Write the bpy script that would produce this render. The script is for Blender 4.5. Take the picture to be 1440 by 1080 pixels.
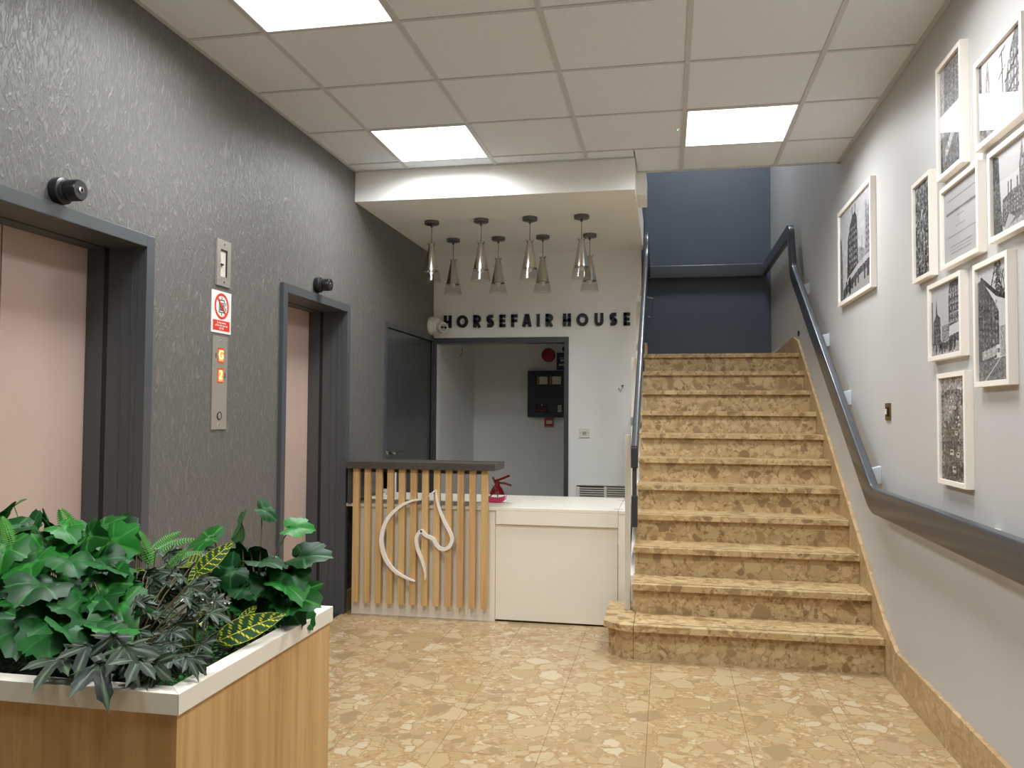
import bpy, bmesh, math, random
import numpy as np
from mathutils import Vector, Matrix, Quaternion
random.seed(7)
scn = bpy.context.scene
for o in list(bpy.data.objects):
    bpy.data.objects.remove(o, do_unlink=True)
COL = scn.collection
PI = math.pi

# ------------------------------------------------------------------ camera
FPX = 1137.07
CAM = Vector((0, 0, 1.305))
_yaw, _pitch, _roll = [math.radians(a) for a in (-10.849, 2.117, 0.388)]
_f = Vector((math.sin(_yaw)*math.cos(_pitch), math.cos(_yaw)*math.cos(_pitch), math.sin(_pitch)))
_r = Vector((math.cos(_yaw), -math.sin(_yaw), 0)); _u = _r.cross(_f)
_c, _s = math.cos(_roll), math.sin(_roll)
_r, _u = _c*_r + _s*_u, -_s*_r + _c*_u
cd = bpy.data.cameras.new('camera'); cam = bpy.data.objects.new('camera', cd); COL.objects.link(cam)
cd.sensor_fit = 'HORIZONTAL'; cd.sensor_width = 36; cd.lens = FPX/1440*36; cd.clip_start = 0.05
cam.matrix_world = Matrix(((_r.x, _u.x, -_f.x, CAM.x), (_r.y, _u.y, -_f.y, CAM.y), (_r.z, _u.z, -_f.z, CAM.z), (0, 0, 0, 1)))
scn.camera = cam
def at(px, py, ax, v):
    """point of the room seen at a pixel of the photograph, on the plane ax = v"""
    d = _f + _r*((px-720)/FPX) - _u*((py-540)/FPX)
    i = 'xyz'.index(ax)
    return CAM + d*((v-CAM[i])/d[i])

# ------------------------------------------------------------------ world, exposure, lamp strengths
w = bpy.data.worlds.new('world'); scn.world = w; w.use_nodes = True
w.node_tree.nodes['Background'].inputs[0].default_value = (0.8, 0.9, 1, 1)
w.node_tree.nodes['Background'].inputs[1].default_value = 0.02
vs = scn.view_settings
vs.view_transform = 'Standard'; vs.look = 'None'; vs.gamma = 1; vs.use_curve_mapping = False
vs.exposure = 1.1
PANEL_W = 11.5         # watts of each ceiling light panel
PANEL_SPREAD = 162     # the prismatic diffusers throw most light downwards
STAIR_W = 25.0          # light panel over the stair landing

# ------------------------------------------------------------------ sizes of the room
XL, XR = -2.08, 1.097
HC = 2.94              # ceiling
YR = -2.5              # rear wall behind the photographer
YB = 7.05              # wall with the lettering
YI = 8.65              # back of the little room behind it
YS = 9.0               # navy wall above the stair landing
YC = 5.47              # ceiling ends over the stairs
XST = -0.19            # left side of the stairs
SOF_Y, SOF_Z, SOF_X = 5.142, 2.736, -0.2

# ------------------------------------------------------------------ materials
def s2l(c): return c/12.92 if c <= .04045 else ((c+.055)/1.055)**2.4
def rgb(r, g, b): return (s2l(r/255), s2l(g/255), s2l(b/255), 1)
class NT:
    def __init__(self, name):
        self.m = bpy.data.materials.new(name); self.m.use_nodes = True
        self.t = self.m.node_tree; self.b = self.t.nodes['Principled BSDF']; self.out = self.t.nodes['Material Output']
    def n(self, typ, **kw):
        nd = self.t.nodes.new(typ)
        for k, v in kw.items():
            if k.startswith('i_'):
                key = k[2:]; key = int(key) if key.isdigit() else key
                self.set(nd.inputs[key], v)
            else: setattr(nd, k, v)
        return nd
    def set(self, sock, v):
        if isinstance(v, bpy.types.NodeSocket): self.t.links.new(v, sock)
        else: sock.default_value = v
    def math(self, op, a, b=0.0, c=0.0):
        nd = self.t.nodes.new('ShaderNodeMath'); nd.operation = op
        for i, v in enumerate((a, b, c)): self.set(nd.inputs[i], v)
        return nd.outputs[0]
    def mix(self, f, a, b):
        nd = self.t.nodes.new('ShaderNodeMix'); nd.data_type = 'RGBA'
        self.set(nd.inputs[0], f); self.set(nd.inputs[6], a); self.set(nd.inputs[7], b)
        return nd.outputs[2]
    def ramp(self, f, stops, interp='LINEAR'):
        nd = self.t.nodes.new('ShaderNodeValToRGB'); cr = nd.color_ramp; cr.interpolation = interp
        while len(cr.elements) > 1: cr.elements.remove(cr.elements[-1])
        cr.elements[0].position = stops[0][0]; cr.elements[0].color = stops[0][1]
        for p, c in stops[1:]:
            e = cr.elements.new(p); e.color = c
        self.set(nd.inputs[0], f); return nd.outputs[0]
    def bump(self, h, strength=.3, dist=.01):
        nd = self.n('ShaderNodeBump', i_Strength=strength, i_Distance=dist, i_Height=h)
        self.t.links.new(nd.outputs[0], self.b.inputs['Normal'])
def plain(name, col, rough=.5, metal=0.0, spec=.5, var=0.0, vscale=6, bump=0.0, bscale=200, coat=0.0):
    k = NT(name); b = k.b
    b.inputs['Roughness'].default_value = rough; b.inputs['Metallic'].default_value = metal
    b.inputs['Specular IOR Level'].default_value = spec; b.inputs['Coat Weight'].default_value = coat
    b.inputs['Base Color'].default_value = col
    pos = k.n('ShaderNodeNewGeometry').outputs['Position']
    if var:
        nz = k.n('ShaderNodeTexNoise', i_Vector=pos, i_Scale=vscale, i_Detail=3.0)
        lo = tuple(c*(1-var) for c in col[:3])+(1,); hi = tuple(min(1, c*(1+var)) for c in col[:3])+(1,)
        k.set(b.inputs['Base Color'], k.ramp(nz.outputs[0], [(.3, lo), (.7, hi)]))
    if bump:
        nz = k.n('ShaderNodeTexNoise', i_Vector=pos, i_Scale=bscale, i_Detail=2.0)
        k.bump(nz.outputs[0], bump, .002)
    return k.m
def emit(name, col, st):
    k = NT(name); k.b.inputs['Base Color'].default_value = col; k.b.inputs['Emission Color'].default_value = col
    k.b.inputs['Emission Strength'].default_value = st; return k.m
def glass(name, tint=(1, 1, 1, 1), rough=.02):
    k = NT(name)
    tr = k.n('ShaderNodeBsdfTransparent', i_0=tint); gl = k.n('ShaderNodeBsdfGlossy', i_Roughness=rough)
    fr = k.n('ShaderNodeFresnel', i_0=1.5); bf = k.n('ShaderNodeNewGeometry').outputs['Backfacing']
    mx = k.n('ShaderNodeMixShader', i_0=k.math('MULTIPLY', fr.outputs[0], k.math('SUBTRACT', 1.0, bf)), i_1=tr.outputs[0], i_2=gl.outputs[0])
    k.t.links.new(mx.outputs[0], k.out.inputs[0]); return k.m

def breccia(name, big, pal, matrix, rough=.25, s1=7.5, s2=15, s3=42, keep1=.42, keep2=.35, streak=None):
    """conglomerate stone: large, middle and small pebbles bedded in a sandy matrix"""
    k = NT(name); pos = k.n('ShaderNodeNewGeometry').outputs['Position']
    nz = k.n('ShaderNodeTexNoise', i_Vector=pos, i_Scale=9.0, i_Detail=4.0, i_Roughness=.6)
    d = k.n('ShaderNodeVectorMath', operation='MULTIPLY_ADD', i_0=nz.outputs['Color'], i_1=(.07, .07, .07), i_2=pos).outputs[0]
    if streak: d = k.n('ShaderNodeVectorMath', operation='MULTIPLY', i_0=d, i_1=streak).outputs[0]
    base = k.n('ShaderNodeTexNoise', i_Vector=pos, i_Scale=30.0, i_Detail=5.0, i_Roughness=.7)
    col = k.ramp(base.outputs[0], [(.3, matrix[0]), (.55, matrix[1]), (.75, matrix[2])])
    def layer(col, sc, keep, e0, e1, sh):
        v = k.n('ShaderNodeTexVoronoi', i_Vector=d, i_Scale=sc); v.feature = 'F1'
        e = k.n('ShaderNodeTexVoronoi', i_Vector=d, i_Scale=sc); e.feature = 'DISTANCE_TO_EDGE'
        sp = k.n('ShaderNodeSeparateColor', i_0=v.outputs['Color'])
        c = k.ramp(sp.outputs[0], [(i/len(pal), p) for i, p in enumerate(pal)], 'CONSTANT')
        gr = k.n('ShaderNodeTexNoise', i_Vector=pos, i_Scale=sc*4, i_Detail=4.0)
        c = k.mix(k.math('MULTIPLY', gr.outputs[0], .4), c, matrix[1])
        m = k.n('ShaderNodeMapRange', i_0=e.outputs['Distance'], i_1=e0, i_2=e1); m.interpolation_type = 'SMOOTHSTEP'
        on = k.math('GREATER_THAN', sp.outputs[1], keep)
        rim = k.n('ShaderNodeMapRange', i_0=e.outputs['Distance'], i_1=e0*.3, i_2=e0)
        col = k.mix(k.math('MULTIPLY', k.math('MULTIPLY', on, sh), k.math('MULTIPLY', rim.outputs[0], k.math('SUBTRACT', 1.0, m.outputs[0]))), col, matrix[0])
        return k.mix(k.math('MULTIPLY', on, m.outputs[0]), col, c)
    col = layer(col, s3, .25, .04, .1, .3)
    col = layer(col, s2, keep2, .05, .1, .6)
    col = layer(col, s1, keep1, .06, .1, .7)
    hl = k.n('ShaderNodeTexNoise', i_Vector=pos, i_Scale=70.0, i_Detail=2.0)
    hole = k.n('ShaderNodeMapRange', i_0=hl.outputs[0], i_1=.72, i_2=.76)
    col = k.mix(k.math('MULTIPLY', hole.outputs[0], .6), col, rgb(78, 56, 36))
    k.set(k.b.inputs['Base Color'], col)
    k.b.inputs['Roughness'].default_value = rough; k.b.inputs['Specular IOR Level'].default_value = .35
    return k.m
M = {}
M['floor'] = breccia('floor_stone', 1, [rgb(178, 156, 118), rgb(183, 163, 126), rgb(169, 145, 105), rgb(188, 168, 133), rgb(173, 152, 116), rgb(161, 139, 104), rgb(193, 178, 149), rgb(179, 158, 121), rgb(171, 145, 112), rgb(149, 127, 95), rgb(184, 165, 129)],
                     [rgb(153, 121, 82), rgb(174, 145, 105), rgb(186, 160, 121)], s1=8.5, s2=18, s3=46, keep1=.58, keep2=.4)
M['stair'] = breccia('stair_stone', 1, [rgb(132, 104, 68), rgb(195, 171, 128), rgb(187, 161, 117), rgb(157, 130, 90), rgb(201, 177, 134), rgb(178, 150, 109), rgb(205, 180, 138), rgb(148, 122, 86), rgb(189, 164, 121)],
                     [rgb(167, 138, 96), rgb(192, 164, 121), rgb(205, 180, 136)], rough=.4, s1=14, s2=27, s3=60, keep1=.62, keep2=.45)
M['skirt'] = breccia('skirting_stone', 1, [rgb(186, 160, 120), rgb(177, 150, 110), rgb(162, 133, 95), rgb(194, 167, 127), rgb(173, 146, 106)],
                     [rgb(158, 129, 91), rgb(182, 154, 112), rgb(198, 171, 129)], rough=.4, s1=9, s2=18, s3=50, keep1=.6, keep2=.5)
def wallpaper():
    k = NT('grey_wallpaper'); pos = k.n('ShaderNodeNewGeometry').outputs['Position']
    hs = []
    for ang, sy, sz, wt in ((28, 46, 15, 1.0), (-20, 60, 20, .8), (8, 85, 26, .7)):
        mp = k.n('ShaderNodeMapping', i_0=pos, i_Rotation=(math.radians(ang), 0, 0), i_Scale=(1, sy, sz))
        a = k.n('ShaderNodeTexNoise', i_Vector=mp.outputs[0], i_Scale=1.0, i_Detail=3.0, i_Roughness=.55, i_Distortion=.8)
        r = k.n('ShaderNodeMapRange', i_0=a.outputs[0], i_1=.5, i_2=.72); r.interpolation_type = 'SMOOTHSTEP'
        hs.append(k.math('MULTIPLY', r.outputs[0], wt))
    h = k.math('MAXIMUM', k.math('MAXIMUM', hs[0], hs[1]), hs[2])
    soft = k.n('ShaderNodeTexNoise', i_Vector=pos, i_Scale=5.0, i_Detail=3.0)
    c = k.ramp(h, [(0, rgb(97, 96, 93)), (.5, rgb(104, 102, 98)), (1, rgb(120, 116, 112))])
    k.set(k.b.inputs['Base Color'], k.mix(k.math('MULTIPLY', soft.outputs[0], .3), c, rgb(98, 95, 91)))
    k.b.inputs['Roughness'].default_value = .5
    k.bump(h, .5, .005); return k.m
M['wallpaper'] = wallpaper()
M['wall_grey'] = plain('pale_grey_paint', rgb(188, 186, 183), .5, var=.03, vscale=1.5, bump=.05, bscale=90)
M['wall_white'] = plain('white_paint', rgb(240, 240, 236), .6, var=.02, vscale=2, bump=.04, bscale=90)
M['navy'] = plain('navy_paint', rgb(76, 84, 96), .5, var=.03, bump=.04, bscale=90)
M['tile'] = plain('ceiling_tile_white', rgb(222, 227, 232), .85, var=.02, vscale=40, bump=.12, bscale=260)
M['gridbar'] = plain('ceiling_grid_paint', rgb(196, 197, 198), .5)
M['panel'] = emit('light_diffuser', (.97, .985, 1.0, 1), 1.6)
M['panel2'] = emit('stair_light_diffuser', (.9, .95, 1, 1), STAIR_W)
M['panel_frame'] = plain('light_frame_white', rgb(235, 235, 235), .4)
M['charcoal'] = plain('charcoal_paint', rgb(74, 77, 80), .38, var=.03)
M['charcoal2'] = plain('charcoal_gloss', rgb(70, 74, 74), .22, var=.03)
M['rubber'] = plain('black_rubber', rgb(22, 22, 24), .6)
M['liftleaf'] = plain('beige_lift_metal', rgb(200, 176, 164), .4, metal=.1, var=.04, vscale=2)
M['steel'] = plain('brushed_steel', rgb(190, 185, 176), .36, metal=.65, var=.04, vscale=60)
M['steel_dark'] = plain('dark_steel', rgb(120, 118, 116), .35, metal=1)
M['chrome'] = plain('satin_chrome', rgb(200, 196, 188), .16, metal=1)
M['alu'] = plain('painted_aluminium', rgb(208, 202, 188), .4, var=.02)
M['rail'] = plain('slate_rail_vinyl', rgb(60, 63, 68), .28, var=.02, coat=.2)
M['rail_end'] = plain('dark_rail_cap', rgb(48, 52, 58), .35)
M['bracket'] = plain('pale_grey_bracket', rgb(206, 210, 214), .4)
M['white'] = plain('white_laminate', rgb(236, 230, 216), .32, var=.01)
M['frame_white'] = plain('white_frame_lacquer', rgb(238, 230, 220), .4)
M['black'] = plain('black_plastic', rgb(24, 24, 28), .35)
M['letter'] = plain('black_acrylic', rgb(22, 24, 28), .3)
M['cctv'] = plain('cctv_white', rgb(226, 222, 210), .35)
M['lens'] = plain('lens_black', rgb(8, 8, 10), .08)
M['red'] = plain('red_enamel', rgb(176, 28, 32), .3)
M['reddark'] = plain('red_plastic', rgb(150, 26, 30), .4)
M['pink'] = plain('pink_plastic', rgb(206, 62, 104), .25)
M['navybox'] = plain('fire_panel_navy', rgb(26, 28, 42), .4)
M['navyface'] = plain('fire_panel_window', rgb(14, 16, 24), .15)
M['paper'] = plain('cream_paper', rgb(220, 212, 190), .7)
M['bluenotice'] = plain('blue_notice', rgb(36, 54, 96), .5)
M['grey_plastic'] = plain('grey_plastic', rgb(168, 164, 156), .4)
M['brass'] = plain('aged_brass', rgb(150, 122, 66), .3, metal=1)
M['display'] = emit('orange_display', rgb(236, 92, 40), 1.6)
M['digit'] = emit('yellow_digit', rgb(255, 214, 110), 2.2)
M['green_led'] = emit('green_led', rgb(60, 255, 140), 3)
M['sign_white'] = plain('sign_white', rgb(232, 228, 224), .4)
M['sign_red'] = plain('sign_red', rgb(212, 62, 48), .4)
M['slate_top'] = plain('dark_slate_laminate', rgb(70, 64, 60), .45, var=.2, vscale=60)
M['glass'] = glass('clear_glass')
M['lampglass'] = glass('lamp_glass', (.93, .93, .92, 1), .03)
def wood(name, c0, c1, c2, sc=(40, 40, 1.6), rough=.45):
    k = NT(name); pos = k.n('ShaderNodeNewGeometry').outputs['Position']
    mp = k.n('ShaderNodeMapping', i_0=pos, i_Scale=sc)
    a = k.n('ShaderNodeTexNoise', i_Vector=mp.outputs[0], i_Scale=1.0, i_Detail=5.0, i_Roughness=.65, i_Distortion=.3)
    mp2 = k.n('ShaderNodeMapping', i_0=pos, i_Scale=tuple(x*.22 for x in sc))
    b = k.n('ShaderNodeTexNoise', i_Vector=mp2.outputs[0], i_Scale=1.0, i_Detail=2.0)
    v = k.math('ADD', k.math('MULTIPLY', a.outputs[0], .6), k.math('MULTIPLY', b.outputs[0], .4))
    k.set(k.b.inputs['Base Color'], k.ramp(v, [(.32, c0), (.5, c1), (.66, c2)]))
    k.b.inputs['Roughness'].default_value = rough; k.bump(a.outputs[0], .1, .002); return k.m
M['slat'] = wood('pale_oak_slat', rgb(186, 146, 94), rgb(204, 166, 112), rgb(216, 182, 130), (60, 60, 2.2))
M['oak'] = wood('oak_veneer', rgb(170, 128, 76), rgb(198, 156, 102), rgb(214, 176, 124), (30, 30, 1.2))
def leafmat(name, c0, c1, vein=None, rough=.35, trans=.12):
    k = NT(name); oi = k.n('ShaderNodeObjectInfo')
    c = k.ramp(oi.outputs['Random'], [(0, c0), (1, c1)])
    pos = k.n('ShaderNodeNewGeometry').outputs['Position']
    nz = k.n('ShaderNodeTexNoise', i_Vector=pos, i_Scale=60.0, i_Detail=2.0)
    c = k.mix(k.math('MULTIPLY', nz.outputs[0], .5), c, tuple(x*.6 for x in c0[:3])+(1,))
    if vein:
        a = k.n('ShaderNodeAttribute', attribute_name='vein')
        c = k.mix(a.outputs['Fac'], c, vein)
    k.set(k.b.inputs['Base Color'], c); k.b.inputs['Roughness'].default_value = rough; k.b.inputs['Specular IOR Level'].default_value = .22
    return k.m
M['leaf_bright'] = leafmat('bright_ivy_leaf', rgb(16, 76, 22), rgb(40, 124, 40), rgb(62, 136, 56), .4)
M['leaf_deep'] = leafmat('deep_ivy_leaf', rgb(16, 60, 26), rgb(40, 108, 46), rgb(52, 112, 58), .42)
M['leaf_dark'] = leafmat('dark_ivy_leaf', rgb(28, 38, 30), rgb(58, 74, 54), rgb(104, 122, 98), .45)
M['leaf_croton'] = leafmat('croton_leaf', rgb(22, 62, 26), rgb(40, 84, 40), rgb(226, 220, 60), .3)
M['leaf_fern'] = leafmat('fern_leaf', rgb(70, 140, 56), rgb(120, 184, 90), None, .5)
M['moss'] = leafmat('moss_leaf', rgb(34, 96, 34), rgb(52, 120, 44), None, .6)
M['soil'] = plain('dark_soil', rgb(34, 30, 24), .9, var=.3, vscale=60)
M['stem'] = plain('brown_stem', rgb(112, 96, 62), .6)
M['stemgreen'] = plain('green_stem', rgb(96, 128, 66), .5)
def printmat():
    k = NT('printed_photo'); a = k.n('ShaderNodeVertexColor', layer_name='print')
    k.set(k.b.inputs['Base Color'], a.outputs[0]); k.b.inputs['Roughness'].default_value = .5; return k.m
M['print'] = printmat()

# ------------------------------------------------------------------ mesh helpers
class MB:
    def __init__(s): s.v = []; s.f = []
    def add(s, vs_, fs):
        o = len(s.v); s.v += [tuple(v) for v in vs_]; s.f += [tuple(i+o for i in f) for f in fs]; return s
    def box(s, x0, x1, y0, y1, z0, z1):
        return s.add([(x0, y0, z0), (x1, y0, z0), (x1, y1, z0), (x0, y1, z0), (x0, y0, z1), (x1, y0, z1), (x1, y1, z1), (x0, y1, z1)],
                     [(0, 3, 2, 1), (4, 5, 6, 7), (0, 1, 5, 4), (1, 2, 6, 5), (2, 3, 7, 6), (3, 0, 4, 7)])
    def prism(s, poly, a0, a1, ax='x'):
        """polygon (2-D, in the two other axes in order) extruded along ax"""
        def P(p, a): return {'x': (a, p[0], p[1]), 'y': (p[0], a, p[1]), 'z': (p[0], p[1], a)}[ax]
        n = len(poly)
        return s.add([P(p, a0) for p in poly]+[P(p, a1) for p in poly],
                     [tuple(range(n))[::-1], tuple(range(n, 2*n))]+[(i, (i+1) % n, n+(i+1) % n, n+i) for i in range(n)])
    def lathe(s, prof, c=(0, 0, 0), ax='z', n=24, cap=True):
        c = Vector(c); vs_ = []; fs = []
        def P(r, h, a):
            x, y = r*math.cos(a), r*math.sin(a)
            return c+Vector({'z': (x, y, h), 'x': (h, x, y), 'y': (x, h, y)}[ax])
        for r, h in prof: vs_ += [P(r, h, 2*PI*i/n) for i in range(n)]
        for j in range(len(prof)-1):
            fs += [(j*n+i, j*n+(i+1) % n, (j+1)*n+(i+1) % n, (j+1)*n+i) for i in range(n)]
        if cap: fs += [tuple(range(n))[::-1], tuple(range((len(prof)-1)*n, len(prof)*n))]
        return s.add(vs_, fs)
    def tube(s, pts, r, n=8, r1=None):
        pts = [Vector(p) for p in pts]; vs_ = []; fs = []; r1 = r if r1 is None else r1
        up = Vector((0, 0, 1))
        for i, p in enumerate(pts):
            d = (pts[min(i+1, len(pts)-1)]-pts[max(i-1, 0)]).normalized()
            a = d.cross(up if abs(d.z) < .95 else Vector((1, 0, 0))).normalized(); b = a.cross(d)
            rr = r+(r1-r)*i/max(1, len(pts)-1)
            vs_ += [p+a*rr*math.cos(2*PI*k/n)+b*rr*math.sin(2*PI*k/n) for k in range(n)]
        for j in range(len(pts)-1): fs += [(j*n+i, j*n+(i+1) % n, (j+1)*n+(i+1) % n, (j+1)*n+i) for i in range(n)]
        fs += [tuple(range(n))[::-1], tuple(range((len(pts)-1)*n, len(pts)*n))]
        return s.add(vs_, fs)
    def sweep(s, pts, prof, side):
        """profile (list of (offset along side(i), offset along normal(i))) swept along pts; side/normal per point given"""
        vs_ = []; fs = []; n = len(prof)
        for p, (a, b) in zip(pts, side): vs_ += [Vector(p)+Vector(a)*u+Vector(b)*v for u, v in prof]
        for j in range(len(pts)-1): fs += [(j*n+i, j*n+(i+1) % n, (j+1)*n+(i+1) % n, (j+1)*n+i) for i in range(n)]
        fs += [tuple(range(n))[::-1], tuple(range((len(pts)-1)*n, len(pts)*n))]
        return s.add(vs_, fs)
    def mesh(s, name, mat, smooth=None, bevel=0.0):
        me = bpy.data.meshes.new(name); me.from_pydata(s.v, [], s.f); me.materials.append(M[mat] if isinstance(mat, str) else mat)
        bm = bmesh.new(); bm.from_mesh(me); bmesh.ops.recalc_face_normals(bm, faces=bm.faces)
        if bevel:
            ed = [e for e in bm.edges if len(e.link_faces) == 2 and e.calc_face_angle(0) > .6]
            bmesh.ops.bevel(bm, geom=ed, offset=bevel, segments=2, profile=.7, affect='EDGES', clamp_overlap=True)
        bm.to_mesh(me); bm.free()
        if smooth:
            me.shade_smooth(); me.set_sharp_from_angle(angle=math.radians(smooth))
        return me
    def build(s, name, mat, parent=None, smooth=None, bevel=0.0, loc=None):
        return put(name, s.mesh(name, mat, smooth, bevel), parent, loc)
def put(name, me, parent=None, loc=None):
    o = bpy.data.objects.new(name, me); COL.objects.link(o)
    if parent is not None:
        o.parent = parent
        if loc is None: o.location = tuple(-c for c in parent.location)     # mesh is in room coordinates
        else: o.location = loc                                              # mesh is in the thing's own coordinates
    elif loc is not None: o.location = loc
    return o
def tag(o, label, cat=None, group=None, kind=None):
    o['label'] = label
    if cat: o['category'] = cat
    if group: o['group'] = group
    if kind: o['kind'] = kind
    return o
def thing(name, loc, label, cat, group=None, kind=None):
    o = bpy.data.objects.new(name, None); COL.objects.link(o); o.location = loc; o.empty_display_size = .1
    return tag(o, label, cat, group, kind)
def box(*a): return MB().box(*a)
def copy_tree(o, parent=None):
    c = o.copy(); COL.objects.link(c); c.parent = parent
    for ch in list(o.children): copy_tree(ch, c)
    return c
def text_mesh(body, size, mat, extrude=0.0004, align='CENTER'):
    cu = bpy.data.curves.new('lettering', 'FONT'); cu.body = body; cu.size = size; cu.extrude = extrude
    cu.align_x = align; cu.align_y = 'CENTER'
    ob = bpy.data.objects.new('lettering', cu); COL.objects.link(ob)
    bpy.context.view_layer.update()
    me = bpy.data.meshes.new_from_object(ob.evaluated_get(bpy.context.evaluated_depsgraph_get()))
    bpy.data.objects.remove(ob, do_unlink=True); me.materials.clear(); me.materials.append(M[mat]); return me
ROT_LEFTWALL = (PI/2, 0, PI/2)      # text facing +x
ROT_BACKWALL = (PI/2, 0, 0)         # text facing -y
ROT_RIGHTWALL = (PI/2, 0, -PI/2)    # facing -x

# ------------------------------------------------------------------ FLOOR: stone slabs
floor = tag(box(-2.5, 1.3, YR-.1, YI+.2, -.06, -.012).build('floor', 'skirt'), 'beige pebbled stone slab floor of the lobby', 'floor', kind='structure')
xs = [-2.48+.4*i for i in range(10)]; xs = [x for x in xs]          # joints at -0.08, 0.32 ...
ys = [YR+.62*i for i in range(13)]
J = .0007
full = box(J-.2, .2-J, J-.31, .31-J, -.012, 0).mesh('slab', 'floor')
for x in xs:
    for i, y in enumerate(ys):
        x1 = min(x+.4, 1.2)
        y1 = min(y+.62, YB)
        if y1 <= y+.02 or x1 <= x+.02: continue
        if abs(x1-x-.4) < 1e-6 and abs(y1-y-.62) < 1e-6: put('slab', full, floor, ((x+x1)/2, (y+y1)/2, 0))
        else: box(x+J, x1-J, y+J, y1-J, -.012, 0).build('slab', 'floor', floor)
tag(box(-2.2, -.6, YB-.0, YI, -.011, .001).build('floor', 'grey_plastic'), 'grey floor of the small room behind the doorway', 'floor', kind='structure')

# ------------------------------------------------------------------ WALLS
L1Y0, L1Y1, L2Y0, L2Y1, LZ = 2.04, 2.905, 4.14, 4.995, 1.968       # lift openings
D3Y0, D3Y1, D3Z = 5.80, 7.0, 1.955
m = MB(); T = .12
x0 = XL-T
G = .041
m.box(x0, XL, YR, L1Y0-G, 0, HC+.1).box(x0, XL, L1Y1+G, L2Y0-G, 0, HC+.1).box(x0, XL, L2Y1+G, D3Y0, 0, HC+.1).box(x0, XL, D3Y1, YB+.1, 0, HC+.1)
m.box(x0, XL, L1Y0-G, L1Y1+G, LZ+G, HC+.1).box(x0, XL, L2Y0-G, L2Y1+G, LZ+G, HC+.1).box(x0, XL, D3Y0, D3Y1, D3Z, HC+.1)
tag(m.build('wall_left', 'wallpaper'), 'grey wall with streaky embossed paper around the lift doors', 'wall', kind='structure')
tag(box(XR, XR+.12, YR, YS+.1, -.05, 5.4).build('wall_right', 'wall_grey'), 'pale grey painted wall carrying the framed photographs', 'wall', kind='structure')
tag(box(XL-.2, XR+.2, YR-.12, YR, 0, HC+.1).build('wall_rear', 'wall_white'), 'plain white wall behind the viewer', 'wall', kind='structure')
# wall with lettering and doorway
DWX0, DWX1, DWZ = -2.05, -.845, 1.985
m = MB().box(DWX1, XST-.03, YB, YB+.12, 0, HC+.1).box(XL-.05, DWX1, YB, YB+.12, DWZ, HC+.1).box(XL-.05, DWX0, YB, YB+.12, 0, DWZ)
tag(m.build('wall_back', 'wall_white'), 'white wall with black lettering above the dark doorway', 'wall', kind='structure')
# small room behind the doorway
tag(box(-2.2, -.45, YI, YI+.1, 0, 2.6).build('wall_inner_back', 'wall_white'), 'white back wall of the small room carrying the fire panel', 'wall', kind='structure')
tag(box(-2.2, XL, YB+.12, YI, 0, 2.6).build('wall_inner_left', 'wall_white'), 'white side wall of the small room beside the doorway', 'wall', kind='structure')
tag(box(-.55, -.45, YB+.12, YI, 0, 2.6).build('wall_inner_right', 'wall_white'), 'white side wall of the small room on its stair side', 'wall', kind='structure')
tag(box(-2.2, -.45, YB+.12, YI, 2.6, 2.7).build('ceiling', 'wall_white'), 'white ceiling of the small room behind the doorway', 'ceiling', kind='structure')
# stairwell
tag(box(XST-.2, XR, YS, YS+.1, -.05, 5.4).build('wall_stair_back', 'navy'), 'dark navy wall at the head of the stairs', 'wall', kind='structure')
m = MB().box(XST-.15, XST-.04, YB+.12, YS, 0, 5.4).box(XST-.15, XST-.04, YC, YB+.12, HC, 5.4)
tag(m.build('wall_stair_left', 'navy'), 'dark wall closing the left side of the stair landing', 'wall', kind='structure')
tag(box(XST-.15, XR, YC-.1, YC, HC+.012, 5.4).build('wall_stair_front', 'wall_white'), 'white wall over the lobby ceiling edge facing the stairwell', 'wall', kind='structure')
tag(box(XST-.15, XR+.1, YC-.1, YS+.1, 5.4, 5.5).build('ceiling_stairwell', 'wall_white'), 'high white ceiling above the stairwell', 'ceiling', kind='structure')
# soffit over the reception desk
so = tag(box(XL, SOF_X, SOF_Y, YB, SOF_Z, HC+.05).build('ceiling_soffit', 'wall_white'), 'lowered white box ceiling over the reception desk', 'ceiling', kind='structure')
tag(box(SOF_X, SOF_X+.062, YC, YC+.35, 2.79, HC+.012).build('trim_1', 'wall_white'), 'small white casing beside the lowered ceiling at the stairwell', 'trim', kind='structure')

# ------------------------------------------------------------------ CEILING: tiles and grid
ceil = tag(box(XL-.1, XR+.1, YR, YC, HC+.03, HC+.08).build('ceiling', 'tile'), 'white suspended tile ceiling of the lobby', 'ceiling', kind='structure')
gx = [XL, -1.703, -1.105, -.505, .095, .695, XR]
gy = [4.985-.605*i for i in range(12, -1, -1)]
gy = [YR]+gy+[YC]
lights = []
LROWS = [4.38, 2.565, .75]
tmesh = {}
def tile(xa, xb, ya, yb):
    k = (round(xb-xa, 4), round(yb-ya, 4))
    if k not in tmesh:
        hx, hy = k[0]/2-.004, k[1]/2-.004
        tmesh[k] = MB().box(-hx, hx, -hy, hy, .003, .018).mesh('ceiling_tile', 'tile')
    put('ceiling_tile', tmesh[k], ceil, ((xa+xb)/2, (ya+yb)/2, HC))
for i in range(len(gx)-1):
    for j in range(len(gy)-1):
        xa, xb, ya, yb = gx[i], gx[i+1], gy[j], gy[j+1]
        if yb-ya < .03: continue
        if i in (1, 4) and any(abs(ya-r) < .01 for r in LROWS):
            lights.append((xa, xb, ya, yb)); continue
        if yb > SOF_Y and xa < SOF_X:
            if xb <= SOF_X: tile(xa, xb, ya, SOF_Y)
            else:
                tile(xa, SOF_X, ya, SOF_Y); tile(SOF_X, xb, ya, yb)
            continue
        tile(xa, xb, ya, yb)
B = .0115
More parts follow.
